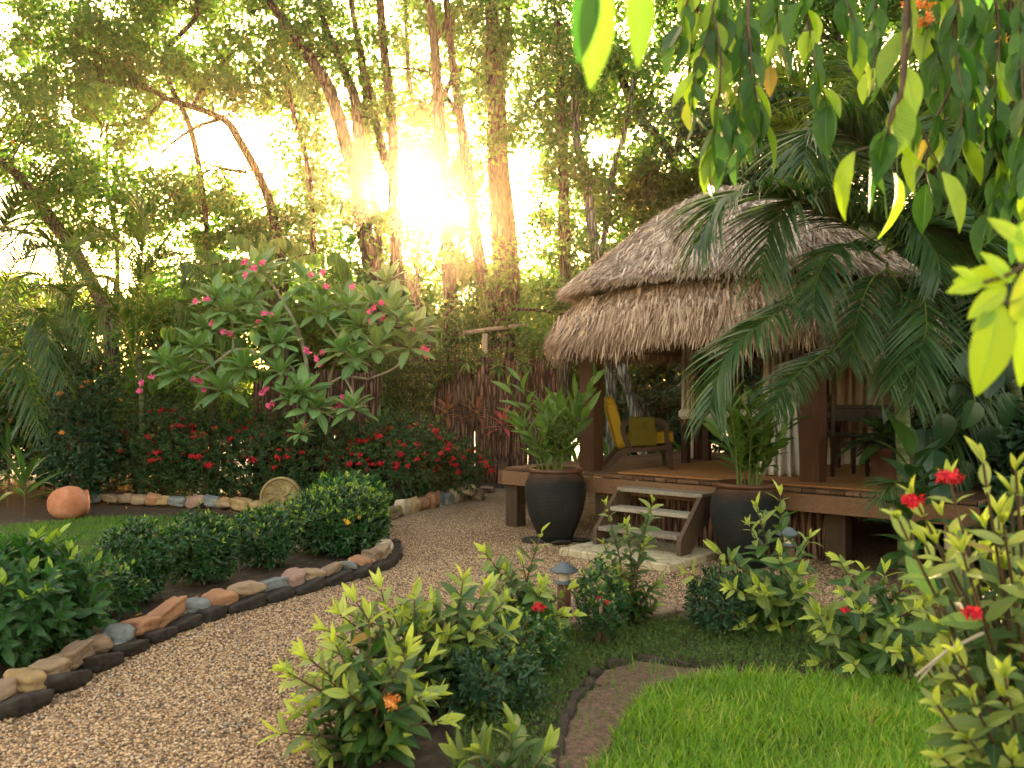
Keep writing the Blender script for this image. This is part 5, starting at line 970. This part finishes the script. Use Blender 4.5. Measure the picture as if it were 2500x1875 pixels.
# drooping compound-leaf trees behind the frangipani
def drooper(label, brs, Y0, s_, trunk_px):
    seed(s_); t_ = thing('drooping_tree', P(trunk_px, 900, Y0) * (1, 1, 0), label, 'tree', 'drooping-leaved trees behind the frangipani'); tr = MB(); fo = MB()
    top = P(*brs[0][0], Y0); tr.tube(cat([P(trunk_px, 900, Y0) * (1, 1, 0), P(trunk_px, 850, Y0), P(trunk_px, 700, Y0)], 14), np.linspace(.07, .04, 14), 9)
    for br in brs:
        p = cat([P(trunk_px, 760, Y0)] + [P(a, b, Y0 + random.uniform(-.4, .2)) for a, b in br], 36); tr.tube(p, np.linspace(.02, .005, 36), 6)
        for i in range(8, 36):
            n = 3; d = unit(np.array((0, 0, -1.0)) + rdir(n) * .35); fo.scatter(leafT(6, .36, droop=.2, fold=.3), p[i] + rdir(n) * .03, d, rdir(n) * .5 + (0, -1, .3), rng.uniform(.16, .26, n), age=rng.random(n) * .4)
    tr.build('trunk', M['twig'], t_); fo.build('crown', M['ylang'], t_)
drooper('drooping-leaved tree above the pink flowers', [[(620, 600), (560, 570)], [(660, 590), (740, 600)], [(700, 640), (820, 620), (850, 660)], [(600, 640), (500, 650), (445, 640)], [(560, 700), (450, 700)], [(720, 700), (850, 690), (900, 700)], [(650, 640), (640, 570)], [(760, 740), (880, 720)], [(600, 700), (520, 760)], [(560, 640), (480, 600)], [(640, 700), (620, 780)], [(700, 730), (720, 800)]], 13.3, 161, 670)
drooper('low drooping-leaved tree left of the frangipani branches', [[(480, 800), (400, 800)], [(470, 840), (380, 850)], [(540, 820), (600, 830)], [(450, 880), (370, 930)], [(560, 880), (650, 900)], [(500, 900), (480, 1000)], [(560, 900), (560, 1000)]], 13.4, 162, 520)

# ------------------------------------------------------------------ tall background trees: each has its trunk and its own crown
TR = [  # label, Y, trunk polyline(px), r0, r1, crown centre px range, extra limbs, bark
 ('tall twin-trunked tree just right of the sun', 17.0, [(1235, 880), (1222, 600), (1210, 400), (1205, 200), (1200, 30), (1195, -200)], .21, .11, [[(1250, 880), (1252, 640), (1232, 420), (1225, 200), (1240, 20)]], 'bark'),
 ('slender leaning tree left of the twin trunks', 17.5, [(1210, 880), (1190, 740), (1165, 600), (1140, 410), (1118, 250), (1105, 150), (1085, -50)], .15, .07, [[(1125, 290), (1080, 220), (1040, 175), (960, 165)]], 'bark'),
 ('slender straight tree two trunks right of the sun', 17.3, [(1105, 880), (1098, 700), (1080, 420), (1070, 260), (1060, 100), (1040, -50)], .16, .08, [[(1070, 280), (1100, 200), (1140, 165), (1190, 200)], [(1060, 110), (1090, 50), (1130, 0)]], 'bark'),
 ('straight tree directly under the sun', 18.0, [(978, 880), (970, 700), (962, 500), (957, 300), (935, 100), (925, -50)], .16, .08, [[(955, 420), (935, 370), (910, 250), (885, 140), (855, 0)]], 'bark'),
 ('thick forked tree left of the sun', 17.0, [(925, 880), (910, 675), (880, 510), (858, 400), (812, 240), (775, 170), (700, 60), (640, -20)], .19, .08, [[(884, 420), (872, 300), (866, 240), (835, 160), (793, 60), (770, -40)]], 'bark'),
 ('arching tree bending over to the left', 18.0, [(700, 800), (680, 600), (660, 500), (631, 427), (586, 346), (549, 293), (468, 260), (407, 240), (358, 216), (244, 195)], .11, .045, [[(365, 218), (300, 170), (244, 130)], [(540, 290), (480, 310), (420, 350), (370, 400)], [(400, 240), (350, 290), (250, 310)], [(600, 420), (540, 410), (470, 385)], [(470, 260), (520, 180), (620, 70)]], 'bark'),
 ('leaning tree at the left picture edge', 17.0, [(270, 820), (203, 651), (134, 549), (61, 447), (0, 395), (-80, 350)], .14, .08, [[(130, 560), (90, 500), (110, 430)]], 'bark'),
 ('thin vertical tree in the far left woods', 19.5, [(285, 820), (285, 600), (262, 450), (262, 300)], .06, .03, [], 'bark'),
 ('curving branch tree at the upper left', 18.5, [(520, 800), (505, 560), (470, 330), (400, 150), (478, 40), (465, -40)], .07, .05, [], 'bark'),
 ('dark straight tree left of the hut roof', 15.0, [(1378, 900), (1380, 700), (1375, 420), (1370, 250), (1360, 50)], .12, .07, [], 'bark'),
 ('mottled crooked tree left of the roof slope', 14.5, [(1490, 880), (1455, 640), (1432, 450), (1405, 320), (1410, 150), (1430, 0)], .09, .06, [], 'barkw'),
 ('thin tree leaning over the roof slope', 15.0, [(1440, 880), (1470, 620), (1495, 430), (1530, 300), (1560, 100)], .06, .04, [], 'barkw'),
 ('spreading tree behind the thatch roof', 16.0, [(1700, 900), (1700, 600), (1650, 400), (1560, 280), (1500, 150)], .14, .07, [[(1680, 480), (1600, 420), (1500, 380)], [(1650, 380), (1680, 200), (1700, 50)]], 'bark'),
 ('slim trunk crossing just left of the sun', 18.8, [(950, 880), (930, 640), (905, 430), (890, 220), (860, 20), (850, -60)], .08, .05, [], 'bark'),
 ('slim pale trunk between sun and twin trunks', 19.2, [(1010, 880), (1020, 640), (1030, 430), (1000, 200), (985, -60)], .07, .045, [], 'barkw'),
 ('slim trunk right of the arching tree', 19.0, [(760, 880), (765, 600), (750, 400), (700, 200), (690, -50)], .07, .045, [], 'bark'),
 ('dark tree right behind the palms', 12.5, [(2290, 1050), (2280, 700), (2290, 400), (2300, 100), (2310, -100)], .20, .15, [[(2285, 500), (2380, 350), (2450, 200)], [(2290, 450), (2180, 300), (2050, 100)]], 'bark'),
 ('tree hidden at the far right edge', 11.0, [(2520, 1050), (2500, 600), (2480, 200), (2460, -100)], .15, .1, [], 'bark'),
]
def dens(px, py):
    b = [(120, 120, 260, 1.0), (330, 60, 220, .9), (200, 300, 200, .9), (100, 420, 150, .6), (330, 470, 170, .8), (500, 560, 200, 1), (700, 120, 180, .95), (720, 350, 170, .7), (600, 120, 140, .6), (450, 130, 120, .6), (760, 560, 160, .9),
         (880, 130, 130, .55), (1000, 40, 160, .55), (980, 310, 90, .8), (1150, 60, 170, .8), (1300, 100, 200, 1.0), (1250, 330, 90, .6), (1420, 250, 180, 1.0), (1500, 400, 170, 1.2), (1600, 150, 220, 1.4), (1750, 350, 220, 1.5), (1850, 100, 250, 1.3),
         (1350, 620, 160, .9), (1150, 600, 170, .8), (1050, 720, 180, 1.1), (850, 720, 170, 1.1), (600, 740, 200, 1.1), (300, 700, 170, .7), (1300, 780, 150, 1.2), (1500, 600, 150, 1.0), (50, 650, 120, .5), (450, 350, 80, .4), (2050, 100, 250, 1.4), (2300, 300, 300, 1.5), (2450, 700, 300, 1.4), (1100, 450, 80, .5), (1000, 400, 90, .6), (900, 520, 80, .6), (1060, 540, 90, .6), (980, 600, 100, .7), (1080, 370, 110, .9), (1150, 300, 60, .6), (200, 200, 200, .4)]
    h = [(530, 340, 60), (300, 30, 50), (560, 90, 50), (850, 330, 40), (700, 470, 50), (1260, 120, 60), (60, 200, 40), (250, 430, 50), (1400, 60, 35), (520, 330, 72), (410, 330, 70), (640, 420, 60), (1110, 190, 60), (1060, 130, 30), (1290, 240, 75), (1290, 440, 75), (980, 490, 38), (870, 60, 40), (20, 40, 60), (15, 330, 45), (150, 640, 110), (60, 560, 60), (300, 620, 60), (1240, 500, 40), (930, 460, 30), (700, 230, 45), (850, 200, 40), (1440, 600, 40)]
    v = np.zeros_like(px)
    for x, y, r, a in b: v += a * np.exp(-((px - x) ** 2 + (py - y) ** 2) / (r * r))
    for x, y, r in h: v -= 1.15 * np.exp(-((px - x) ** 2 + (py - y) ** 2) / (r * r))
    return v
seed(171)
NC = 3200
cpx = rng.uniform(-450, 2750, NC); cpy = rng.uniform(-420, 860, NC)
dv = dens(np.clip(cpx, -40, 2500), np.clip(cpy, -20, 900)); keep = rng.random(NC) < np.clip(dv * .75, .0, 1.0); keep &= np.hypot(cpx - 985, cpy - 478) > 62; cpx, cpy, dv = cpx[keep], cpy[keep], dv[keep]
reach = []
for lab, Y0, pl, r0, r1, br, bk in TR:
    a = np.array(pl + [q for b in br for q in b]); reach.append(a)
own = np.array([int(np.argmin([np.min(np.hypot(a[:, 0] - x, (a[:, 1] - min(y, 650)) * .8)) + (0 if i != 7 else 80) for i, a in enumerate(reach)])) for x, y in zip(cpx, cpy)])
LT = [leafT(2, .62, droop=.15, fold=.25), leafT(2, .52, droop=.3, fold=.2)]
def clump_leaves(mb, cs, rad, per, size, flat=.7):
    n = len(cs) * per; ci = np.repeat(np.arange(len(cs)), per); d = rdir(n); r = rng.random(n) ** .45
    p = cs[ci] + d * (r * rad[ci])[:, None] * (1, 1, flat); nt_ = n // 5 + 1
    q = p[np.repeat(np.arange(0, n, 5), 5)[:n]] if False else p
    # leaves come in little sprays of five
    sp = np.repeat(np.arange(0, n, 5), 5)[:n]; p = p[sp] + rng.normal(0, size * .75, (n, 3)); nr = unit(rdir(n) * .9 + (0, 0, .8))
    for k in (0, 1):
        i = np.arange(k, n, 2); mb.scatter(LT[k], p[i], rdir(len(i)) + (0, 0, -.15), nr[i], size * rng.uniform(.6, 1.25, len(i)), rnd=np.clip(rng.random(len(i)) * .7 + .3 * rng.random(len(cs))[ci[i]], 0, 1), age=(rng.random(len(i)) < .07) * rng.random(len(i)))
for i, (lab, Y0, pl, r0, r1, br, bk) in enumerate(TR):
    seed(200 + i); b = P(pl[0][0], pl[0][1], Y0); b[2] = 0
    t_ = thing('tree', b, lab, 'tree', 'tall trees behind the garden'); tr = MB(); ys = [Y0 + .15 * math.sin(k * 1.3 + i) for k in range(len(pl))]
    pts = [b] + [P(a, c, y) for (a, c), y in zip(pl, ys)] if pl[0][1] < 975 else [b] + [P(a, c, y) for (a, c), y in zip(pl[1:], ys[1:])]
    pts[0] = np.array((pts[1][0], pts[1][1], 0)); pc = trunk(tr, pts, r0 * 1.15, r1, 12, 34, .10, i)
    lim = []
    for q in br:
        q = [P(a, c, Y0 + .1 + .5 * k / len(q)) for k, (a, c) in enumerate(q)]; big = i == 0 or i == 4 or i == 3; trunk(tr, q, r0 * (.75 if big else .42), r1 * (.6 if big else .3), 9, 22, .10, i + 5); lim.append(cat(q, 22))
    allp = np.vstack([pc[8:]] + lim); m_ = own == i; cs = []
    for x, y in zip(cpx[m_], cpy[m_]):
        cs.append(P(x, y, Y0 + rng.normal(.8, .8)))
    if len(cs) == 0: cs = [allp[-1]]
    cs = np.array(cs)
    for c in cs[::3]:                # twigs out to the clumps
        j = int(np.argmin(np.linalg.norm(allp - c, axis=1))); 
        if np.linalg.norm(allp[j] - c) < 3.2: tr.tube(cat([allp[j], (allp[j] + c) / 2 + rng.normal(0, .12, 3), c], 7), np.linspace(.022, .006, 7), 5, cap=False)
    tr.build('trunk', M[bk], t_); fo = MB(); rad = rng.uniform(.32, .62, len(cs)) * Y0 / 17; clump_leaves(fo, cs, rad, 165, .125 * Y0 / 17)
    fo.build('crown', M['canopy'], t_)
# lower woodland understory behind the fence, its own bushy trees
US = [(-7.5, 19, 3.6), (-5.2, 20.5, 4.0), (-2.9, 19.5, 3.2), (-.9, 21, 3.6), (1.2, 19.5, 3.4), (3.4, 18.0, 3.3), (5.6, 17.5, 3.6), (-10.5, 18.5, 3.6), (8.2, 16.5, 5.0), (2.2, 23, 5.4), (-4.0, 24.5, 5.2), (-9, 24, 5.0), (6, 22, 6.5), (-13, 22, 4.8), (-.5, 25, 5.4), (5.0, 13.6, 6.6), (7.6, 12.6, 6.8), (3.4, 16.2, 6.0), (9.5, 10.8, 6.0), (-8.6, 15.2, 2.0), (-10.8, 14.6, 2.3), (-6.6, 15.6, 1.9)]
UL = ['left of', 'slightly left of', 'behind', 'right of']
UN = ['bushy understory tree behind the left palms', 'bushy understory tree behind the frangipani left half', 'bushy understory tree behind the frangipani right half', 'bushy understory tree below the sun', 'bushy understory tree between twin trunks and hut', 'bushy understory tree behind the left half of the hut', 'bushy understory tree behind the right half of the hut', 'bushy understory tree at the far left picture edge', 'tall bushy tree in the far right shade', 'farther bushy tree right of the twin trunks', 'farther bushy tree left of the sun', 'farther bushy tree behind the leaning left tree', 'farther tall bushy tree over the roof', 'farther bushy tree at the left picture edge', 'farther bushy tree right under the sun', 'dense dark tree right behind the roof top', 'dense dark tree behind the tall yellow-green palm', 'dense tree behind the left roof slope', 'dense dark tree at the upper right picture edge', 'low bushy tree behind the left palms', 'low bushy tree at the left edge behind the dark palm', 'low bushy tree between left palms and log fence']
for i, (x, y, h) in enumerate(US):
    seed(300 + i); t_ = thing('understory_tree', (x, y, 0), UN[i], 'tree', 'bushy trees behind the fence'); tr = MB(); n = int(44 * max(1, h / 4))
    tr.tube(cat([(x, y, 0), (x + .2, y, h * .4), (x - .1, y, h * .8)], 12), np.linspace(.09, .04, 12), 8)
    cs = np.stack([x + rng.normal(0, .85, n), y + rng.normal(0, .7, n), rng.uniform(.15, 1, n) ** .8 * h], 1)
    for k in range(0, n, 3): tr.tube(cat([(x + .1, y, cs[k][2] * .5), cs[k]], 5), np.linspace(.03, .01, 5), 5, cap=False)
    tr.build('trunk', M['bark'], t_); fo = MB(); clump_leaves(fo, cs, rng.uniform(.4, .75, n), 320, .13); fo.build('crown', M['darkleaf'] if i in (15, 16, 18) else M['canopy2'], t_)
# leaning trunks and plants behind the open hut
for i, (pl, r, Yd, bk, lab) in enumerate([([(1575, 1080), (1550, 1000), (1520, 900), (1505, 800)], .10, 13.2, 'barkw', 'mottled grey trunk seen behind the armchair'), ([(1620, 1080), (1540, 960), (1470, 870)], .07, 14, 'bark', 'dark trunk leaning left behind the armchair'), ([(1480, 1060), (1400, 780), (1340, 760), (1250, 755)], .05, 15.2, 'bark', 'low bent trunk left of the hut'), ([(1060, 860), (1010, 720), (985, 660)], .09, 16.3, 'bark', 'short leaning trunk below the sun')]):
    t_ = thing('leaning_trunk', (P(*pl[0], Yd) * (1, 1, 0)), lab, 'tree', 'leaning trunks'); mb = MB(); q = [P(a, b, Yd) for a, b in pl]; q = [q[0] * (1, 1, 0)] + q; mb.tube(cat(q, 24), np.linspace(r * 1.2, r * .6, 24), 10, bump=.15, bf=5, bs=i); mb.build('trunk', M[bk], t_)
GH = 'leafy plants behind the hut'
for i, (x, y, n, L) in enumerate([(1.0, 12.6, 22, .8), (1.6, 13.6, 22, .9), (2.3, 13.4, 22, .9), (3.0, 13.6, 22, .9), (3.6, 13.0, 22, .9), (.5, 12.0, 16, .7)]):
    rosette('leafy_plant', (x, y, 0), n, L, .14, 'green bladed plant behind the hut, ' + ['behind the front left post', 'left behind the armchair', 'right behind the armchair', 'behind the gathered rear curtain', 'behind the side cabinet', 'between fence and front left post'][i], 'leafy plant', M['ginger'] if i < 4 else M['darkleaf'], 320 + i, (.2, 1.4), .35, GH, .6)
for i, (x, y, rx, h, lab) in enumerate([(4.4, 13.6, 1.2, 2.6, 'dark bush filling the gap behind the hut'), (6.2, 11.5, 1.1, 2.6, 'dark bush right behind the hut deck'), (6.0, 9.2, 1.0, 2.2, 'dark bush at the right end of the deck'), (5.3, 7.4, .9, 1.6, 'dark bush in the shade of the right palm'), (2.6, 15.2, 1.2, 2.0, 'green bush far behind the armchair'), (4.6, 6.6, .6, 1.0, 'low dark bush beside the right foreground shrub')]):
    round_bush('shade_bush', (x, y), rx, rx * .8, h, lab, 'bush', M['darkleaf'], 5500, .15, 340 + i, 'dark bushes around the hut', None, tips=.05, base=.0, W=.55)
rosette('broad_leaf_plant', (3.27, 6.7, 0), 26, .55, .36, 'dark broad-leaved plant hiding the foot of the right palm trunk', 'broad leaf plant', M['darkleaf'], 350, (.0, 1.3), .5, None, 1.15, 8, zlo=.15)
# big heart leaves at right
seed(351); t_ = thing('philodendron', (4.7, 8.0, 0), 'climbing philodendron with large heart leaves at the right edge', 'climbing plant'); mb = MB(); ms = MB()
for a, b in [(2330, 940), (2380, 980), (2420, 900), (2300, 1010), (2450, 960), (2350, 860), (2410, 1040), (2470, 860), (2280, 1100), (2330, 1130), (2260, 1050), (2390, 780), (2240, 1140), (2200, 1090), (2290, 1180), (2320, 560), (2400, 620), (2460, 700), (2350, 500)]:
    q = P(a, b, 7.4 + random.uniform(-.3, .3)); mb.scatter(leafT(8, .8, p=.62, q=.7, droop=.25), q[None], (rdir(1)[0] * .5 + (0, -.3, -.9))[None], np.array([(random.uniform(-.4, .4), -1, .5)]), random.uniform(.24, .34)); ms.tube(cat([q, q + (.1, .2, .1), (4.6, 8.0, max(.1, q[2] - .3))], 6), .006, 5)
ms.tube(cat([(4.6, 8.0, 0), (4.65, 8.0, 1.5), (4.6, 8.0, 3.4)], 10), .03, 8); ms.build('stem', M['gstem'], t_); mb.build('foliage', M['darkleaf'], t_)

# ------------------------------------------------------------------ hanging branches in front, upper right
def hanging(label, strands, Ls, s_, dens_=1.0, mat='hang', group='leafy branches hanging in from above', lit_share=.25, cc=.012, drp=.25):
    seed(s_); f0 = strands[0]; t_ = thing('hanging_branch', P(f0[0][0], f0[0][1], f0[0][2]), label, 'branch', group); ms = MB(); mb = MB()
    for st in strands[1:]: ms.tube([P(*f0[0]), P(*st[0])], .005, 6)
    for st in strands:
        p = cat([P(*q) for q in st], 40); ms.tube(p, np.linspace(.006, .002, 40), 6); Lp = np.linalg.norm(np.diff(p, axis=0), axis=1).sum(); m_ = max(3, int(Lp / (Ls * .26) * dens_)); tan = unit(np.gradient(p, axis=0))
        for j, u in enumerate(np.linspace(.08, 1, m_)):
            i = int(u * 39); a = j * 2.4 + random.random(); sd = np.array((math.cos(a), math.sin(a) * .7, 0)); d = unit(sd * random.uniform(.2, .75) + tan[i] * .4 + np.array((0, 0, -.95))); nr = unit(sd + rdir(1)[0] * .5 + np.array((0, -.3, .1)))
            lit = random.random() < lit_share  # this share of leaves is coloured pale yellow-green to look sunlit
            mb.scatter(leafT(12, random.uniform(.34, .46), p=.82, q=.85, droop=drp * random.uniform(-.8, 2.2), fold=random.uniform(.1, 1.0), corr=cc), p[i][None], d[None], nr[None], Ls * random.uniform(.7, 1.2), age=random.uniform(.4, .95) if lit else random.random() * .10)
    ms.build('twig', M['twig'], t_); mb.build('foliage', M[mat], t_)
HB = []
hanging('leftmost leafy branch hanging above the roof slope', [[(1760, -60, 3.0), (1735, 60, 3.0), (1700, 170, 2.95), (1690, 260, 2.9)], [(1700, -60, 3.0), (1670, 30, 3.0), (1650, 110, 2.95)], [(1740, 20, 3.0), (1760, 160, 2.9), (1745, 310, 2.9), (1735, 400, 2.9)], [(1780, -60, 3.1), (1770, 60, 3.0), (1775, 200, 3.0)], [(1660, -60, 3.1), (1700, 0, 3.1), (1720, 90, 3.05)]], .15, 401, lit_share=.55)
hanging('long leafy branch hanging second from the left', [[(1830, -60, 3.0), (1818, 120, 2.9), (1800, 250, 2.9), (1800, 370, 2.85)], [(1825, 40, 2.9), (1840, 200, 2.8), (1860, 300, 2.8)], [(1880, -60, 3.1), (1900, 60, 3.1), (1880, 160, 3.1)]], .15, 402, lit_share=.45)
hanging('leafy branch hanging in the upper middle right', [[(1950, -60, 2.8), (1975, 60, 2.8), (1990, 160, 2.7), (2020, 260, 2.7)], [(2040, -60, 2.6), (2080, 40, 2.6), (2100, 120, 2.6)], [(2130, -50, 3.2), (2140, 80, 3.2), (2130, 190, 3.1)]], .15, 403, lit_share=.42)
hanging('branch with the largest leaves hanging before the palm', [[(2215, -60, 2.1), (2218, 80, 2.1), (2200, 230, 2.05), (2150, 340, 2.0), (2085, 370, 2.0)], [(2200, 240, 2.05), (2250, 320, 2.1), (2300, 420, 2.1)], [(2200, 230, 2.0), (2170, 300, 2.0), (2180, 420, 2.0)]], .17, 404, .62, lit_share=.5)
hanging('dark leafy branch hanging right of the palm', [[(2340, -60, 2.9), (2330, 100, 2.9), (2350, 260, 2.8), (2330, 420, 2.8)], [(2300, -60, 3.2), (2280, 80, 3.2), (2290, 220, 3.1)], [(2330, 200, 2.9), (2270, 330, 2.9), (2260, 450, 2.9)], [(2380, -60, 3.0), (2370, 120, 3.0), (2390, 330, 2.9)], [(2250, -60, 3.0), (2260, 60, 3.0), (2310, 200, 3.0), (2300, 330, 3.0)]], .16, 405, lit_share=.2)
hanging('leafy branch with orange flowers at the top right', [[(2420, -60, 3.0), (2440, 80, 2.9), (2430, 250, 2.8), (2440, 420, 2.8), (2420, 520, 2.8)], [(2500, -60, 2.6), (2490, 100, 2.6), (2500, 300, 2.5), (2480, 480, 2.5)], [(2400, -60, 3.4), (2390, 120, 3.4), (2400, 300, 3.3)], [(2560, 0, 2.4), (2540, 300, 2.4), (2530, 560, 2.4)]], .16, 406, lit_share=.25)
t_ = [o for o in C.objects if o.get('label', '').startswith('leafy branch with orange')][0]
for a, b in [(2240, 20), (2255, 60), (2480, 75), (2462, 110)]: flower('flower_cluster', P(a, b, 2.9), .05, M['orangef'], t_, 18)
hanging('two blurred bright leaves hanging at the top centre', [[(1480, -160, 1.15), (1470, -60, 1.15)]], .01, 407)
seed(408); t_ = [o for o in C.objects if o.get('label', '').startswith('two blurred')][0]; mb = MB()
for a, b, dx, dz, L, ag in [(1462, -60, -.05, -1, .155, .22), (1560, -60, .02, -1, .125, .22), (1440, -60, -.12, -1, .12, .0)]: mb.scatter(leafT(12, .34, p=.85, droop=.1, fold=.25), P(a, b, 1.15)[None], np.array([(dx, 0, dz)]), np.array([(.2, -1, .1)]), L, age=ag)
mb.build('leaf', M['hang'], t_)
def corner_leaves():
    seed(409); t_ = thing('hanging_branch', P(2560, 600, 1.3), 'blurred yellow-green leaves close to the camera at the right edge', 'branch', 'leafy branches hanging in from above'); mb = MB(); ms = MB(); ms.tube(cat([P(2620, 560, 1.35), P(2480, 660, 1.3), P(2400, 690, 1.3)], 12), .003, 6); ms.tube(cat([P(2600, 700, 1.35), P(2480, 730, 1.3), P(2420, 750, 1.3)], 12), .003, 6)
    for a, b, dx, dz, L, ag in [(2480, 670, -1, -.05, .09, .95), (2470, 690, -.5, .5, .07, .9), (2440, 740, -.15, -1, .150, .75), (2500, 740, .2, -1, .14, .8), (2400, 690, -.9, -.2, .06, 1), (2490, 640, .3, .9, .09, .8), (2430, 760, -.8, -.6, .05, .6), (2520, 650, -.3, -.8, .10, .8), (2455, 700, -.6, -.5, .075, .9), (2500, 600, -.5, .5, .07, .95), (2380, 680, -.7, .4, .04, 1)]:
        mb.scatter(leafT(10, .45, p=.85, droop=.15, fold=.2), P(a, b, 1.3)[None], np.array([(dx, random.uniform(-.2, .2), dz)]), np.array([(random.uniform(-.3, .3), -1, .3)]), L, age=ag)
    ms.build('twig', M['twig'], t_); mb.build('foliage', M['hang'], t_)
corner_leaves()

# tree of the hanging boughs; crown added mostly out of frame to shade the right
seed(420); t_ = thing('tree', (6.0, 5.6, 0), 'added shade tree whose leafy crown darkens the palms at the far upper right', 'tree', None); tr = MB()
tr.tube(cat([(6.0, 5.6, 0), (5.9, 5.6, 2.5), (5.2, 5.8, 4.6)], 20), np.linspace(.2, .12, 20), 10, bump=.12); n = 50
cs = np.stack([rng.uniform(4.6, 8.2, n), rng.uniform(4.0, 9.0, n), rng.uniform(4.6, 6.6, n)], 1)
for c in cs[::3]: tr.tube(cat([(5.2, 5.8, 4.5), (np.array((5.2, 5.8, 4.5)) + c) / 2 + (0, 0, .3), c], 8), np.linspace(.04, .01, 8), 5, cap=False)
tr.build('trunk', M['bark'], t_); fo = MB(); clump_leaves(fo, cs, rng.uniform(.5, .8, n), 170, .15); fo.build('crown', M['canopy2'], t_)

# ------------------------------------------------------------------ haze
if HAZE > 0:
    mb = MB(); mb.box((0, 20, 8.5), (70, 56, 19)); hz = mb.build('haze', bpy.data.materials.new('haze'))
    m = hz.data.materials[0]; m.use_nodes = True; t = m.node_tree; t.nodes.clear(); o = t.nodes.new('ShaderNodeOutputMaterial'); v = t.nodes.new('ShaderNodeVolumePrincipled')
    v.inputs['Color'].default_value = (1.0, .75, .47, 1); v.inputs['Density'].default_value = HAZE; v.inputs['Anisotropy'].default_value = .92; t.links.new(v.outputs[0], o.inputs['Volume'])
    tag(hz, None, None, kind='stuff')
